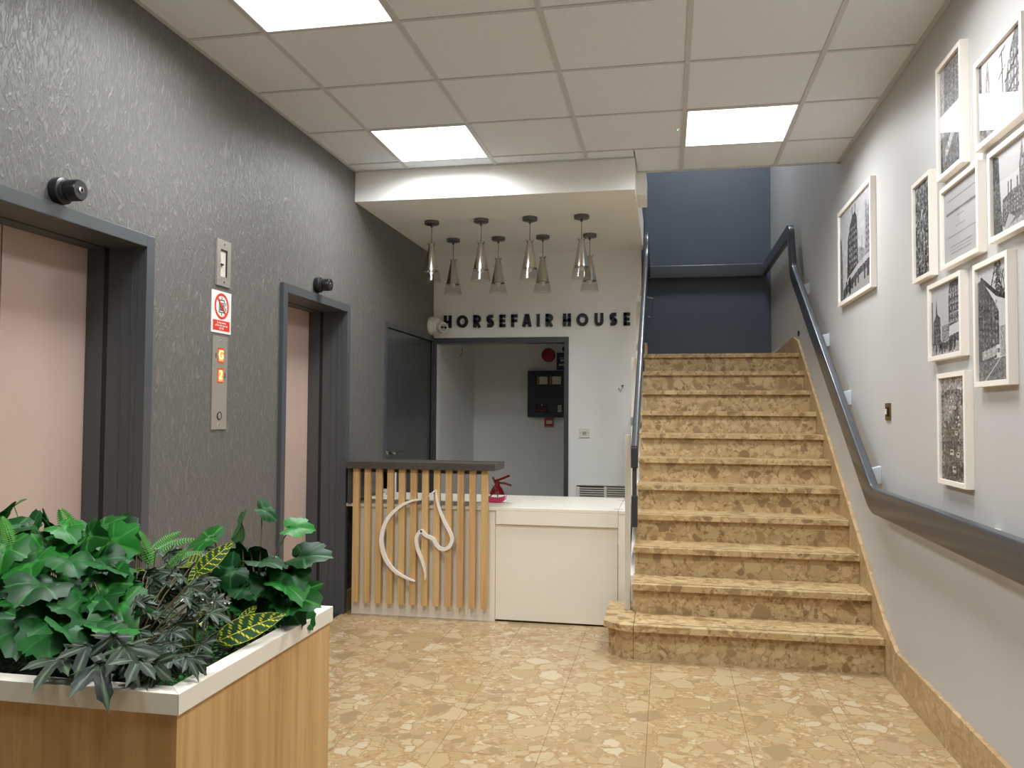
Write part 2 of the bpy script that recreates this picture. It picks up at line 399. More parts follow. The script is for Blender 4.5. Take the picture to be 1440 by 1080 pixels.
for x in gx[1:-1]:
    box(x-B, x+B, YR, SOF_Y if x < SOF_X else YC, HC-.002, HC+.012).build('grid_bar', 'gridbar', ceil)
for y in gy[1:-1]:
    for i in range(len(gx)-1):
        box(gx[i]+(B if i else 0), gx[i+1]-(B if i < len(gx)-2 else 0), y-.009, y+.009, HC-.0012, HC+.012).build('grid_bar', 'gridbar', ceil)
for x0_, x1_, y0_, y1_ in ((XL, XL+.02, YR, SOF_Y), (XR-.02, XR, YR, YC), (SOF_X, XR, YC-.02, YC+.004), (XL, SOF_X, SOF_Y-.018, SOF_Y)):
    box(x0_, x1_, y0_, y1_, HC-.004, HC+.012).build('edge_trim', 'gridbar', ceil)
def lightlabel(xa, ya):
    if ya > 4: return 'square white LED ceiling panel '+('beside the lowered ceiling box near the grey wall' if xa < -1 else 'nearest the stairs')
    if ya > 2: return 'square LED ceiling panel '+('cut by the top edge of the picture' if xa < -1 else 'just beyond the top edge, over the photographs')
    return 'square LED ceiling panel behind the viewer, on the %s side' % ('lift' if xa < -1 else 'photograph')
for xa, xb, ya, yb in lights:
    t = thing('ceiling_light', ((xa+xb)/2, (ya+yb)/2, HC), lightlabel(xa, ya), 'ceiling light', 'LED panels in the tile ceiling')
    hx, hy = (xb-xa)/2-.012, (yb-ya)/2-.01
    box(-hx+.006, hx-.006, -hy+.006, hy-.006, -.001, .004).build('diffuser', 'panel', t, loc=(0, 0, 0))
    ld = bpy.data.lights.new('panel_light', 'AREA'); ld.shape = 'RECTANGLE'; ld.size = 2*hx-.02; ld.size_y = 2*hy-.02
    ld.energy = PANEL_W; ld.color = (.94, .975, 1.0); ld.spread = math.radians(PANEL_SPREAD)
    lo = bpy.data.objects.new('panel_light', ld); COL.objects.link(lo); lo.parent = t; lo.location = (0, 0, -.004)
    MB().box(-hx, -hx+.006, -hy, hy, -.003, .01).box(hx-.006, hx, -hy, hy, -.003, .01).box(-hx, hx, -hy, -hy+.006, -.003, .01).box(-hx, hx, hy-.006, hy, -.003, .01).build('frame', 'panel_frame', t, loc=(0, 0, 0))
t = thing('ceiling_light', (.45, 7.6, 5.4), 'square LED panel on the high ceiling over the stair landing', 'ceiling light')
box(-.3, .3, -.3, .3, -.02, -.012).build('diffuser', 'panel2', t, loc=(0, 0, 0)); box(-.31, .31, -.31, .31, -.012, 0).build('frame', 'panel_frame', t, loc=(0, 0, 0))
p = at(953, 182, 'z', HC)
t = thing('ceiling_indicator', (p.x, p.y, HC+.003), 'tiny ceiling indicator with a green light', 'sensor')
MB().lathe([(.012, 0), (.012, -.003), (.008, -.005)], n=16).build('base', 'panel_frame', t, loc=(0, 0, 0)); MB().lathe([(.004, -.004), (.003, -.007)], n=10).build('green_light', 'green_led', t, loc=(0, 0, 0))

# ------------------------------------------------------------------ LIFT DOORS
def lift(n, ya, yb, label):
    t = thing('door_%d' % n, (XL, (ya+yb)/2, 0), label, 'lift door', kind='structure')
    fw = .05
    def arch(x0, x1, wd, za=LZ):        # u-shaped casing round the opening, going out by wd
        m = MB(); m.box(x0, x1, ya-wd, ya, 0, za+wd).box(x0, x1, yb, yb+wd, 0, za+wd).box(x0, x1, ya, yb, za, za+wd); return m
    arch(XL-.02, XL+.022, fw).build('architrave', 'charcoal', t, bevel=.003)
    arch(XL-.15, XL-.02, .04).build('outer_jamb', 'charcoal', t)
    arch(XL-.172, XL-.15, .03).build('jamb_groove', 'rubber', t)
    arch(XL-.25, XL-.172, .035).build('inner_jamb', 'charcoal', t)
    for s in (0, 1):
        m = MB().box(XL-.118, XL-.116, yb-.001, yb+.0, 0, LZ)
    ym = (ya+yb)/2
    for y0, y1 in ((ya-.02, ym-.003), (ym+.003, yb+.02)):
        box(XL-.275, XL-.252, y0, y1, .01, LZ+.03).build('leaf', 'liftleaf', t, bevel=.003)
    box(XL-.285, XL-.27, ya-.02, yb+.02, 0, LZ+.03).build('door_gap', 'rubber', t)
    for x in (XL-.09, XL-.045):
        box(x, x+.003, yb-.0025, yb+.002, 0, LZ).build('jamb_bead', 'charcoal', t)
    box(XL-.29, XL-.0, ya, yb, -.011, .003).build('threshold', 'steel_dark', t)
    return t
lift(1, L1Y0, L1Y1, 'beige lift door in a charcoal frame beside the planter')
lift(2, L2Y0, L2Y1, 'beige lift door in a charcoal frame beside the reception desk')
# charcoal double door beyond the desk
t = thing('door_3', (XL, (D3Y0+D3Y1)/2, 0), 'glossy charcoal double door in the grey wall behind the desk', 'door', kind='structure')
m = MB().box(XL-.05, XL+.012, D3Y0-.045, D3Y0, 0, D3Z+.045).box(XL-.05, XL+.012, D3Y0, D3Y1+.03, D3Z, D3Z+.045).box(XL-.05, XL+.006, D3Y1, D3Y1+.045, 0, D3Z)
m.build('frame', 'charcoal', t, bevel=.002)
ys_ = 6.31
for y0, y1 in ((D3Y0+.003, ys_-.002), (ys_+.002, D3Y1-.003)):
    box(XL-.045, XL-.006, y0, y1, .006, D3Z-.003).build('leaf', 'charcoal2', t, bevel=.002)
h = MB().lathe([(.025, 0), (.025, .006)], (XL-.006, 5.865, 1.0), 'x', 16).tube([(XL, 5.865, 1.0), (XL+.05, 5.865, 1.0), (XL+.055, 5.885, 1.0), (XL+.055, 5.985, 1.0)], .009)
h.build('lever_handle', 'chrome', t, smooth=40)
# doorway frame in the back wall
t = thing('door_4', ((DWX0+DWX1)/2, YB, 0), 'dark framed open doorway to the small room with the fire panel', 'doorway', kind='structure')
box(XL+.002, DWX1+.0, YB-.015, YB+.13, DWZ-.05, DWZ).build('head', 'charcoal2', t, bevel=.003)
box(DWX1-.04, DWX1, YB-.015, YB+.13, 0, DWZ-.05).build('jamb', 'charcoal2', t, bevel=.003)
box(XL+.002, XL+.03, YB-.015, YB+.02, 0, DWZ-.05).build('jamb', 'charcoal2', t, bevel=.003)

# ------------------------------------------------------------------ SKIRTINGS
bs = tag(box(-2.0, -1.9, -2, -1.99, .2, .21).build('baseboard_left', 'skirt'), 'low stone skirting along the grey lift wall', 'skirting', kind='structure')
bs.data = MB().box(XL, XL+.02, L1Y1+.052, L2Y0-.052, 0, .135).box(XL, XL+.02, L2Y1+.052, D3Y0-.047, 0, .135).box(XL, XL+.02, YR, L1Y0-.052, 0, .135).mesh('baseboard_left', 'skirt')
bs = tag(MB().prism([(YR, 0), (4.2, 0), (4.2, .175), (YR, .175)], XR-.02, XR, 'x').build('baseboard_right', 'skirt', bevel=.003), 'stone skirting along the foot of the pale grey wall', 'skirting', kind='structure')

# ------------------------------------------------------------------ STAIRCASE
ST = thing('staircase', (.45, 4.47, 0), 'eleven pebbled brown stone steps rising to a landing', 'staircase', kind='structure')
NY, NZ, GO, RI = 4.386, .186, .2645, .1642
NOSE, TT = .032, .034
x1 = XR-.02
for k in range(11):
    y0, z1 = NY+GO*k, NZ+RI*k
    zb = 0 if k == 0 else NZ+RI*(k-1)
    yr = y0+NOSE
    xa = XST
    yend = y0+GO+NOSE+.02 if k < 10 else YS
    if k == 0:
        xl = -.315
        poly = [(x1, yr), (-.175, yr), (-.235, yr+.005), (xl, yr+.085), (xl, yr+.5), (x1, yr+.5)]
        m = MB().prism([(p[0], p[1]) for p in poly[:2]]+[(-.175, yr+.5), (x1, yr+.5)], 0, z1-TT, 'z'); m.build('riser', 'stair', ST)
        MB().prism([(-.177, yr), (-.235, yr+.005), (xl, yr+.085), (xl, yr+.5), (-.177, yr+.5)], 0, z1-TT, 'z').build('riser', 'stair', ST)
        o = NOSE
        MB().prism([(x1, y0), (-.174, y0), (-.174, yend), (x1, yend)], z1-TT, z1, 'z').build('tread', 'stair', ST, bevel=.003)
        MB().prism([(-.176, y0), (-.248, y0+.004), (xl-.025, y0+.085), (xl-.025, y0+.55), (-.176, y0+.55)], z1-TT, z1, 'z').build('tread', 'stair', ST, bevel=.003)
    else:
        box(xa, x1, yr, yr+.022, zb, z1-TT).build('riser', 'stair', ST)
        box(xa-.006, x1, y0, yend, z1-TT, z1).build('tread', 'stair', ST, bevel=.003)
        # thin inset grip line behind the nosing
        box(xa, x1-.002, y0+.045, y0+.05, z1-.004, z1+.0006).build('grip_line', 'rubber', ST) if k < 5 else None
box(XST, x1, NY+.05, NY+.055, NZ-.004, NZ+.0006).build('grip_line', 'rubber', ST)
# stone string on the wall side, side cheek on the open side
m = MB().prism([(4.2, 0), (4.55, 0), (7.3, 1.7), (YS, 1.7), (YS, 1.93), (7.36, 1.99), (7.1, 1.935), (4.42, .27), (4.2, .175)], XR-.02, XR, 'x')
m.build('string', 'skirt', ST, bevel=.003)
m = MB().prism([(4.95, 0), (4.95, .34), (7.09, 1.66), (7.09, 0)], XST-.03, XST+.0, 'x')
m.build('cheek', 'wall_white', ST)
box(XST, XST+.02, 7.1, 7.5, 1.83, 1.93).build('skirting', 'skirt', ST)
tag(box(XR-.012, XR, 7.4, YS, 1.93, 1.97).build('trim_2', 'frame_white'), 'thin white bead above the stone skirting on the landing', 'trim', kind='structure')
o = thing('cable_stub', (XR-.004, 7.14, 2.0), 'small black square hole plate at the top of the stair skirting', 'plate')
box(-.005, .002, -.025, .025, -.02, .02).build('plate', 'rubber', o, loc=(0, 0, 0))

# ------------------------------------------------------------------ HANDRAILS
def rounded(w_, h_, r=.012, n=4):
    pts = []
    for cx, cz, a0 in ((w_/2-r, h_/2-r, 0), (-w_/2+r, h_/2-r, 90), (-w_/2+r, -h_/2+r, 180), (w_/2-r, -h_/2+r, 270)):
        for i in range(n+1):
            a = math.radians(a0+90*i/n); pts.append((cx+r*math.cos(a), cz+r*math.sin(a)))
    return pts
def smoothpath(pts, rad, n=8):
    out = [Vector(pts[0])]
    for a, b, c in zip(pts, pts[1:], pts[2:]):
        a, b, c = Vector(a), Vector(b), Vector(c)
        r1 = min(rad, (a-b).length*.48, (c-b).length*.48)
        p0 = b+(a-b).normalized()*r1; p1 = b+(c-b).normalized()*r1
        for i in range(n+1):
            s = i/n; out.append((1-s)**2*p0+2*s*(1-s)*b+s*s*p1)
    out.append(Vector(pts[-1])); return out
def rail_sweep(pts, prof, wall):
    """wall(point) -> outward horizontal unit vector; second axis is perpendicular to path and outward"""
    sides = []
    for i, p in enumerate(pts):
        d = (pts[min(i+1, len(pts)-1)]-pts[max(i-1, 0)]).normalized(); a = Vector(wall(i, d))
        b = a.cross(d); b = b if b.z > 0 else -b
        sides.append((a, b.normalized()))
    return MB().sweep(pts, prof, sides)
RX = XR-.075
t = thing('handrail', (XR, 4.4, .88), 'wide slate grey handrail running along the pale wall and up the stairs', 'handrail')
path = smoothpath([(RX, YR+.05, .884), (RX, 4.34, .884), (RX, 6.93, 2.49), (RX, 7.07, 2.86), (RX, YS-.07, 2.86)], .07)
rail_sweep(path, rounded(.045, .126, .009), lambda i, d: (-1, 0, 0)).build('rail', 'rail', t, smooth=32)
path = smoothpath([(RX+.0, YS-.075, 2.86), (XST-.02, YS-.075, 2.86)], .1)
rail_sweep(path, rounded(.045, .14), lambda i, d: (0, -1, 0)).build('rail', 'rail', t, smooth=50)
for y, z in ((6.63, 2.30), (5.868, 1.83), (5.214, 1.42), (4.535, 1.0), (3.0, .884), (1.2, .884), (-.6, .884)):
    MB().prism([(XR-.055, z+.03), (XR, z+.045), (XR, z-.045), (XR-.055, z-.05)], y-.025, y+.025, 'y').build('bracket', 'bracket', t, bevel=.003)
for x in (0.0, .8): box(x-.025, x+.025, YS-.055, YS, 2.82, 2.88).build('bracket', 'bracket', t)
# balustrade on the open side
t = thing('balustrade', (-.21, 4.75, NZ), 'slate handrail on cream posts beside the reception counter', 'balustrade')
LX = -.172
SLOPE = RI/GO
def zr(y): return 1.115+SLOPE*(y-4.5)
path = smoothpath([(LX, 4.44, zr(4.44)), (LX, 6.95, zr(6.95)), (LX, 7.1, 2.86), (LX-.02, YS-.1, 2.86)], .12)
rail_sweep(path, rounded(.036, .115), lambda i, d: (-1, 0, 0)).build('rail', 'rail', t, smooth=50)
box(LX-.019, LX+.019, 4.415, 4.447, zr(4.44)-.062, zr(4.44)+.062).build('end_cap', 'rail_end', t, bevel=.008)
box(LX-.012, LX+.012, 4.43, 4.46, .86, zr(4.44)-.05).build('drop_end', 'rail', t, bevel=.006)
box(LX-.017, LX+.017, 4.415, 4.46, .70, .87).build('end_cap', 'rail_end', t, bevel=.008)
for y, zb in ((4.75, NZ), (5.56, NZ+RI*4-.35), (6.35, NZ+RI*7-.35)):
    zt = 1.19+SLOPE*(y-4.75)
    box(-.238, -.206, y-.02, y+.02, zb, zt).build('post', 'alu', t, bevel=.003)
    box(-.206, -.186, y-.012, y+.012, zr(y)-.03, zr(y)+.02).build('bracket', 'steel', t)
# wire hook on the landing wall
p = at(914, 430, 'y', 8.9)
t = thing('wire_hook', (p.x, 8.9, p.z), 'thin bent wire hook near the left end of the landing rail', 'hook')
MB().tube([(-.06, .0, .1), (.03, 0, .08), (.03, 0, -.12), (-.02, 0, -.12)], .005).build('wire', 'chrome', t, loc=(0, 0, 0))

# ------------------------------------------------------------------ RECEPTION DESK
WT = .715; DY = 5.03
t = thing('reception_desk', (-1.56, DY, 0), 'white reception desk fronted with vertical pale oak slats and a dark top shelf', 'reception desk')
DESK = t
box(-2.02, -1.065, DY, DY+.022, .0, WT-.02).build('front_panel', 'white', t, bevel=.002)
box(-2.02, -2.0, DY+.022, DY+.7, 0, WT-.02).build('side_panel', 'white', t)
box(-1.087, -1.065, DY+.022, DY+.7, 0, WT-.02).build('side_panel', 'white', t)
box(-2.045, -1.052, 4.945, 5.24, .947, .993).build('top_shelf', 'slate_top', t, bevel=.003)
box(-2.045, -2.023, 5.0, 5.24, WT+.0, .947).build('shelf_end', 'slate_top', t)
box(-2.02, -1.115, DY-.004, DY+.012, .92, .947).build('slat_batten', 'slate_top', t)
sl = MB().box(-.0205, .0205, -.016, .016, 0, .862).mesh('slat', 'slat', None, .003)
for i in range(12):
    put('slat', sl, t, (-1.978+.0775*i+1.56, 4.99-DY, .085))
    
# worktop with lifting flap
t = thing('worktop', (-1.1, 5.4, WT), 'white laminate worktop running behind the slats to the stairs', 'worktop')
box(-2.06, -.295, DY-.012, 5.80, WT-.02, WT).build('top', 'white', t, bevel=.002)
box(-.292, -.235, DY-.012, 5.80, WT-.02, WT).build('top', 'white', t, bevel=.002)
box(-1.06, -.295, DY-.012, DY+.01, WT-.105, WT-.0205).build('fascia', 'white', t, bevel=.002)
for y in (5.1, 5.62): box(-.325, -.262, y-.008, y+.008, WT, WT+.0015).build('hinge', 'steel', t)
t = thing('counter_cabinet', (-.66, DY, 0), 'plain white low counter front between the slatted desk and the stairs', 'counter')
box(-1.063, -.297, DY+.004, DY+.024, .012, WT-.108).build('front_panel', 'white', t, bevel=.002)
box(-.293, -.237, DY-.01, DY+.03, 0, WT-.021).build('end_post', 'white', t, bevel=.003)
box(-1.063, -.297, DY+.03, DY+.05, 0, .5).build('back_panel', 'rubber', t)
box(-.262, -.237, DY+.03, 5.78, 0, WT-.021).build('side_panel', 'white', t)

# horse head emblem (two strokes on the slats)
def ribbon(pts, widths, y0, y1, name, parent):
    P = []
    n = 12; pts = [Vector((a, b, 0)) for a, b in pts]; Wd = []
    for i in range(len(pts)-1):
        p0 = pts[max(i-1, 0)]; p1 = pts[i]; p2 = pts[i+1]; p3 = pts[min(i+2, len(pts)-1)]
        for k in range(n):
            s = k/n
            P.append(.5*((2*p1)+(p2-p0)*s+(2*p0-5*p1+4*p2-p3)*s*s+(3*p1-p0-3*p2+p3)*s**3)); Wd.append(widths[i]+(widths[i+1]-widths[i])*s)
    P.append(pts[-1]); Wd.append(widths[-1])
    sides = []; Q = []
    m = MB(); vs_ = []; fs = []
    for i, p in enumerate(P):
        d = (P[min(i+1, len(P)-1)]-P[max(i-1, 0)]).normalized(); nrm = Vector((-d.y, d.x, 0)); h = Wd[i]/2
        a, b = p+nrm*h, p-nrm*h
        vs_ += [(a.x, y0, a.y), (b.x, y0, b.y), (b.x, y1, b.y), (a.x, y1, a.y)]
    for j in range(len(P)-1): fs += [(j*4+i, j*4+(i+1) % 4, (j+1)*4+(i+1) % 4, (j+1)*4+i) for i in range(4)]
    k = (len(P)-1)*4; fs += [(0, 1, 2, 3), (k+3, k+2, k+1, k)]
    return m.add(vs_, fs).build(name, 'frame_white', parent, smooth=35)
def emb(a, b):
    p = at(480+a/4.154, 630+b/4.154, 'y', 4.955); return (p.x, p.z)
t = thing('horse_emblem', (-1.6, 4.965, .5), 'white outlined horse head emblem mounted on the oak slats', 'emblem')
Z = 1/4.154*4.9/1137
ribbon([emb(*q) for q in [(462, 301), (400, 312), (330, 350), (262, 425), (232, 530), (250, 635), (300, 710), (360, 752), (428, 781)]],
       [.007, .014, .020, .024, .027, .025, .021, .015, .006], 4.957, 4.973, 'mane_stroke', t)
ribbon([emb(*q) for q in [(486, 772), (487, 730), (470, 660), (444, 590), (437, 530), (452, 495), (468, 483)]], [.005, .011, .017, .022, .023, .021, .02], 4.957, 4.973, 'neck_stroke', t)
ribbon([emb(*q) for q in [(464, 480), (490, 510), (536, 534), (552, 566), (585, 592), (625, 580), (645, 540), (636, 500), (600, 430), (572, 360), (556, 300), (551, 244)]],
       [.02, .022, .022, .022, .022, .023, .023, .022, .02, .016, .013, .006], 4.957, 4.973, 'face_stroke', t)
ribbon([emb(*q) for q in [(551, 246), (530, 262), (505, 284)]], [.009, .008, .004], 4.957, 4.973, 'ear_stroke', t)

# things on and behind the counter
p = at(697, 702, 'z', WT)
t = thing('desk_tray', (-1.125, 5.3, WT), 'small glossy pink curved item lying on the white worktop beside the slats', 'desk item')
prof = []
m = MB()
n = 10
vs_ = []
for i in range(n+1):
    a = i/n; x = -.075+.15*a; z = .03+.02*abs(2*a-1)**2.2; lo = .02*abs(2*a-1)**3
    vs_ += [(x, -.04, z), (x, .04, z), (x*.94, .03, lo), (x*.94, -.03, lo)]
fs = [(0, 1, 2, 3), (n*4+3, n*4+2, n*4+1, n*4)]
for j in range(n): fs += [(j*4+i, j*4+(i+1) % 4, j*4+4+(i+1) % 4, j*4+4+i) for i in range(4)]
m.add(vs_, fs).build('body', 'pink', t, smooth=40, bevel=.004, loc=(0, 0, 0))
t = thing('screen', (-1.93, 5.45, WT), 'small dark screen in a white frame standing behind the slats', 'screen')
box(-.075, .06, -.012, .012, .035, .21).build('casing', 'cctv', t, bevel=.004, loc=(0, 0, 0))
box(-.062, .047, -.0135, -.011, .06, .185).build('display', 'lens', t, loc=(0, 0, 0))
MB().lathe([(.05, 0), (.05, .008), (.012, .014), (.012, .05)], n=20).build('stand', 'cctv', t, smooth=40, loc=(0, .0, 0))
t = thing('fire_extinguisher', (-1.72, 8.2, 0), 'red fire extinguisher behind the counter, only its top showing', 'fire extinguisher')
MB().lathe([(.0, 0), (.075, 0), (.08, .01), (.08, .45), (.074, .49), (.055, .535), (.032, .56), (.026, .58)], n=28).build('cylinder', 'red', t, smooth=50, loc=(0, 0, 0))
MB().lathe([(.022, .575), (.022, .605), (.015, .615)], n=16).build('valve', 'reddark', t, smooth=40, loc=(0, 0, 0))
MB().tube([(-.03, 0, .61), (.03, 0, .63), (.13, 0, .67)], .011).build('lever', 'reddark', t, loc=(0, 0, 0))
MB().tube([(0, 0, .595), (.08, 0, .59), (.15, 0, .57)], .011).build('handle', 'reddark', t, loc=(0, 0, 0))
MB().tube([(-.02, 0, .59), (-.035, 0, .63), (-.05, 0, .65)], .012).build('pin', 'reddark', t, loc=(0, 0, 0))
t = thing('desk_cable', (-1.2, 5.6, WT), 'thin black cable loop on the worktop behind the last slats', 'cable')
MB().tube([(-.03, 0, .004), (0, 0, .03), (.012, 0, .06), (-.01, 0, .085), (.02, 0, .06), (.03, 0, .006)], .004).build('loop', 'black', t, loc=(0, 0, 0))

# ------------------------------------------------------------------ LETTERING
YL = YB-.012
def stroke2(m, pts, wd, y0=YL-.008, y1=YB):
    for a, b in zip(pts, pts[1:]):
        a, b = Vector(a), Vector(b); d = (b-a).normalized(); n_ = Vector((-d.y, d.x))*wd/2
        m.prism([(a+n_)[:], (a-n_)[:], (b-n_)[:], (b+n_)[:]], y0, y1, 'y')
def arcpts(cx, cz, rx, rz, a0, a1, n=20):
    return [(cx+rx*math.cos(math.radians(a0+(a1-a0)*i/n)), cz+rz*math.sin(math.radians(a0+(a1-a0)*i/n))) for i in range(n+1)]
def arcband(m, cx, cz, ro, rox, wd, a0, a1, n=24, y0=YL-.008, y1=YB):
    for i in range(n):
        aa, ab = math.radians(a0+(a1-a0)*i/n), math.radians(a0+(a1-a0)*(i+1)/n)
        q = [(cx+(rox)*math.cos(aa), cz+ro*math.sin(aa)), (cx+(rox)*math.cos(ab), cz+ro*math.sin(ab)),
             (cx+(rox-wd)*math.cos(ab), cz+(ro-wd)*math.sin(ab)), (cx+(rox-wd)*math.cos(aa), cz+(ro-wd)*math.sin(aa))]
        m.prism(q, y0, y1, 'y')
WD = .027
def letter(ch, x0, x1, z0, z1):
    m = MB(); H = z1-z0; Wl = x1-x0; h = WD/2; zm = (z0+z1)/2
    if ch == 'H':
        stroke2(m, [(x0+h, z0), (x0+h, z1)], WD); stroke2(m, [(x1-h, z0), (x1-h, z1)], WD); stroke2(m, [(x0, zm-.004), (x1, zm-.004)], WD*.9)
    elif ch == 'O': arcband(m, (x0+x1)/2, zm, H/2, Wl/2, WD, 0, 360, 36)
    elif ch == 'R':
        stroke2(m, [(x0+h, z0), (x0+h, z1)], WD); r = H*.31
        arcband(m, x1-r-.002, z1-r, r, r, WD*.95, -90, 90, 16)
        stroke2(m, [(x0, z1-h), (x1-r, z1-h)], WD); stroke2(m, [(x0, z1-2*r+h*.9), (x1-r, z1-2*r+h*.9)], WD*.9)
        stroke2(m, [(x0+Wl*.42, z0+H*.42), (x1-h*1.0, z0)], WD)
    elif ch == 'S':
        r = H*.30
        arcband(m, x0+r+.001, z1-r, r, r, WD*.95, 90, 235, 16); stroke2(m, [(x0+r, z1-h), (x1-.008, z1-h)], WD)
        arcband(m, x1-r-.001, z0+r, r, r, WD*.95, -90, 55, 16); stroke2(m, [(x0+.008, z0+h), (x1-r, z0+h)], WD)
        stroke2(m, [(x0+h*.8, z1-r*1.35), (x1-h*1.9, z0+r*.9)], WD*.95); stroke2(m, [(x0+Wl*.42, z1-r*1.05), (x1-h*.7, z0+r*1.3)], WD*.8)
    elif ch in 'EF':
        stroke2(m, [(x0+h, z0), (x0+h, z1)], WD); stroke2(m, [(x0, z1-h), (x1, z1-h)], WD); stroke2(m, [(x0, zm), (x1-.004, zm)], WD*.9)
        if ch == 'E': stroke2(m, [(x0, z0+h), (x1, z0+h)], WD)
    elif ch == 'A':
        xm = (x0+x1)/2
        stroke2(m, [(x0+h, z0), (xm-h*.35, z1)], WD); stroke2(m, [(x1-h, z0), (xm+h*.35, z1)], WD); stroke2(m, [(x0+Wl*.3, z0+H*.3), (x1-Wl*.3, z0+H*.3)], WD*.8)
    elif ch == 'I': stroke2(m, [((x0+x1)/2, z0), ((x0+x1)/2, z1)], WD)
    elif ch == 'U':
        r = Wl/2
        stroke2(m, [(x0+h, z0+r), (x0+h, z1)], WD); stroke2(m, [(x1-h, z0+r), (x1-h, z1)], WD); arcband(m, (x0+x1)/2, z0+r, r, r, WD, 180, 360, 18)
    return m
LET = [('H', 624.2, 635.1), ('O', 642.5, 658.2), ('R', 665.8, 676.8), ('S', 684, 694.8), ('E', 702.4, 711), ('F', 718.9, 727.8), ('A', 734.6, 747.8), ('I', 754.8, 759.2), ('R', 767.2, 778.1),
       ('H', 791.7, 802.9), ('O', 810.8, 827.4), ('U', 836, 848.6), ('S', 856.9, 868.1), ('E', 876.9, 886)]
cnt = {}
for i, (ch, a, b) in enumerate(LET):
    pa, pb = at(a, 452, 'y', YL), at(b, 452, 'y', YL)
    wn = 'longer first' if i < 9 else 'shorter second'
    o = letter(ch, pa.x, pb.x, 2.077, 2.189).build('letter', 'letter')
    q = {2: ' before the S', 8: ' at the end'}.get(i, '')
    tag(o, 'black wall letter %s%s in the %s word' % (ch, q, wn), 'letter', 'black letters on the white wall')

# ------------------------------------------------------------------ PENDANT LAMPS
def pendant():
    t = thing('pendant_lamp', (0, 0, 0), 'x', 'pendant lamp', 'cone pendants over the reception desk')
    MB().lathe([(.055, 0), (.055, -.022), (.05, -.026)], n=32).build('canopy', 'steel_dark', t, smooth=40, loc=(0, 0, 0))
    MB().lathe([(.009, -.026), (.009, -.045), (.003, -.05)], n=12).build('cord_grip', 'steel_dark', t, smooth=40, loc=(0, 0, 0))
    MB().tube([(0, 0, -.04), (0, 0, -.19)], .0025).build('cord', 'steel_dark', t, loc=(0, 0, 0))
    sh = MB().lathe([(.006, -.165), (.017, -.172), (.019, -.18), (.055, -.375), (.0535, -.375), (.0175, -.182)], n=40, cap=False).build('shade', 'chrome', t, smooth=35, loc=(0, 0, 0))
    for s in (-1, 1):
        MB().add([(s*.016, -.003, -.195), (s*.016, .003, -.195), (s*.031, .003, -.165), (s*.031, -.003, -.165), (s*.026, -.003, -.163), (s*.026, .003, -.163), (s*.02, .003, -.18), (s*.02, -.003, -.18)],
                 [(0, 1, 2, 3), (3, 2, 5, 4), (4, 5, 6, 7), (7, 6, 1, 0), (0, 3, 4, 7), (1, 6, 5, 2)]).build('clip', 'steel_dark', t, loc=(0, 0, 0))
    MB().lathe([(.0562, -.37), (.072, -.455), (.0705, -.455), (.0547, -.37)], n=40, cap=False).build('glass_skirt', 'lampglass', t, smooth=35, loc=(0, 0, 0))
    b = MB().lathe([(.0, -.33), (.018, -.34), (.022, -.37), (.014, -.395), (.0, -.40)], n=16, cap=False).build('bulb', 'sign_white', t, smooth=60, loc=(0, 0, 0))
    return t
p0 = pendant()
k = 0
ordn = ['leftmost', 'second from the left', 'third from the left', 'rightmost']
for r_, y in enumerate((5.76, 6.38)):
    for i, x in enumerate((-1.721, -1.343, -.979, -.602)):
        o = p0 if k == 0 else copy_tree(p0)
        o.location = (x, y, SOF_Z); o.rotation_euler.z = random.uniform(-.3, .3)
        o['label'] = 'brushed metal cone pendant with glass rim, %s of the %s row' % (ordn[i], 'front' if r_ == 0 else 'back')
        k += 1

# ------------------------------------------------------------------ THINGS ON THE BACK WALLS
p = at(614, 459, 'y', 6.93)
t = thing('security_camera', (XL, 6.93, 2.085), 'white turret camera in the corner beside the lettering', 'camera')
MB().lathe([(.078, 0), (.082, .01), (.082, .03), (.07, .045), (.07, .05)], ax='x', n=32).build('base', 'cctv', t, smooth=40, loc=(0, 0, 0))
MB().lathe([(.074, .05), (.074, .066), (.066, .085), (.06, .1)], ax='x', n=32).build('collar', 'cctv', t, smooth=40, loc=(0, 0, 0))
hd = MB().lathe([(.0, -.055), (.03, -.05), (.052, -.02), (.055, .01), (.048, .05), (.044, .06), (.0, .06)], ax='x', n=28, cap=False).build('eyeball', 'cctv', t, smooth=50, loc=(.1, -.015, -.012))
hd.rotation_euler = (0, .15, -.75)
MB().lathe([(.036, .0), (.036, .004)], ax='x', n=24).build('face', 'grey_plastic', hd, loc=(.0585, 0, 0))
for dy in (-.014, .016): MB().lathe([(.011, .0), (.009, .006)], ax='x', n=14).build('lens', 'lens', hd, loc=(.062, dy, 0))

def rect(name, px0, py0, px1, py1, Y, dep, mat, parent=None, bevel=.003):
    a, b = at(px0, py0, 'y', Y), at(px1, py1, 'y', Y)
    return box(min(a.x, b.x), max(a.x, b.x), Y-dep, Y, min(a.z, b.z), max(a.z, b.z)).build(name, mat, parent, bevel=bevel)
def base(px, py, Y): return at(px, py, 'y', Y)
t = thing('fire_alarm_panel', base(771, 587, YI), 'navy fire alarm panel with two paper cards on the inner back wall', 'fire panel')
YF = YI-.1
a, b = at(742, 521.5, 'y', YF), at(801, 587, 'y', YF)
box(a.x, b.x, YF, YI, b.z, a.z).build('housing', 'navybox', t, bevel=.006)
def zz(u, v): return (730+u*.1296, 480+v*.1296)
def prect(name, u0, v0, u1, v1, dep, mat, parent, Y=YF): return rect(name, *zz(u0, v0), *zz(u1, v1), Y, dep, mat, parent, bevel=0)
prect('window', 175, 372, 470, 475, .004, 'navyface', t); prect('window', 175, 535, 470, 612, .004, 'navyface', t); prect('window', 175, 678, 470, 772, .004, 'navyface', t)
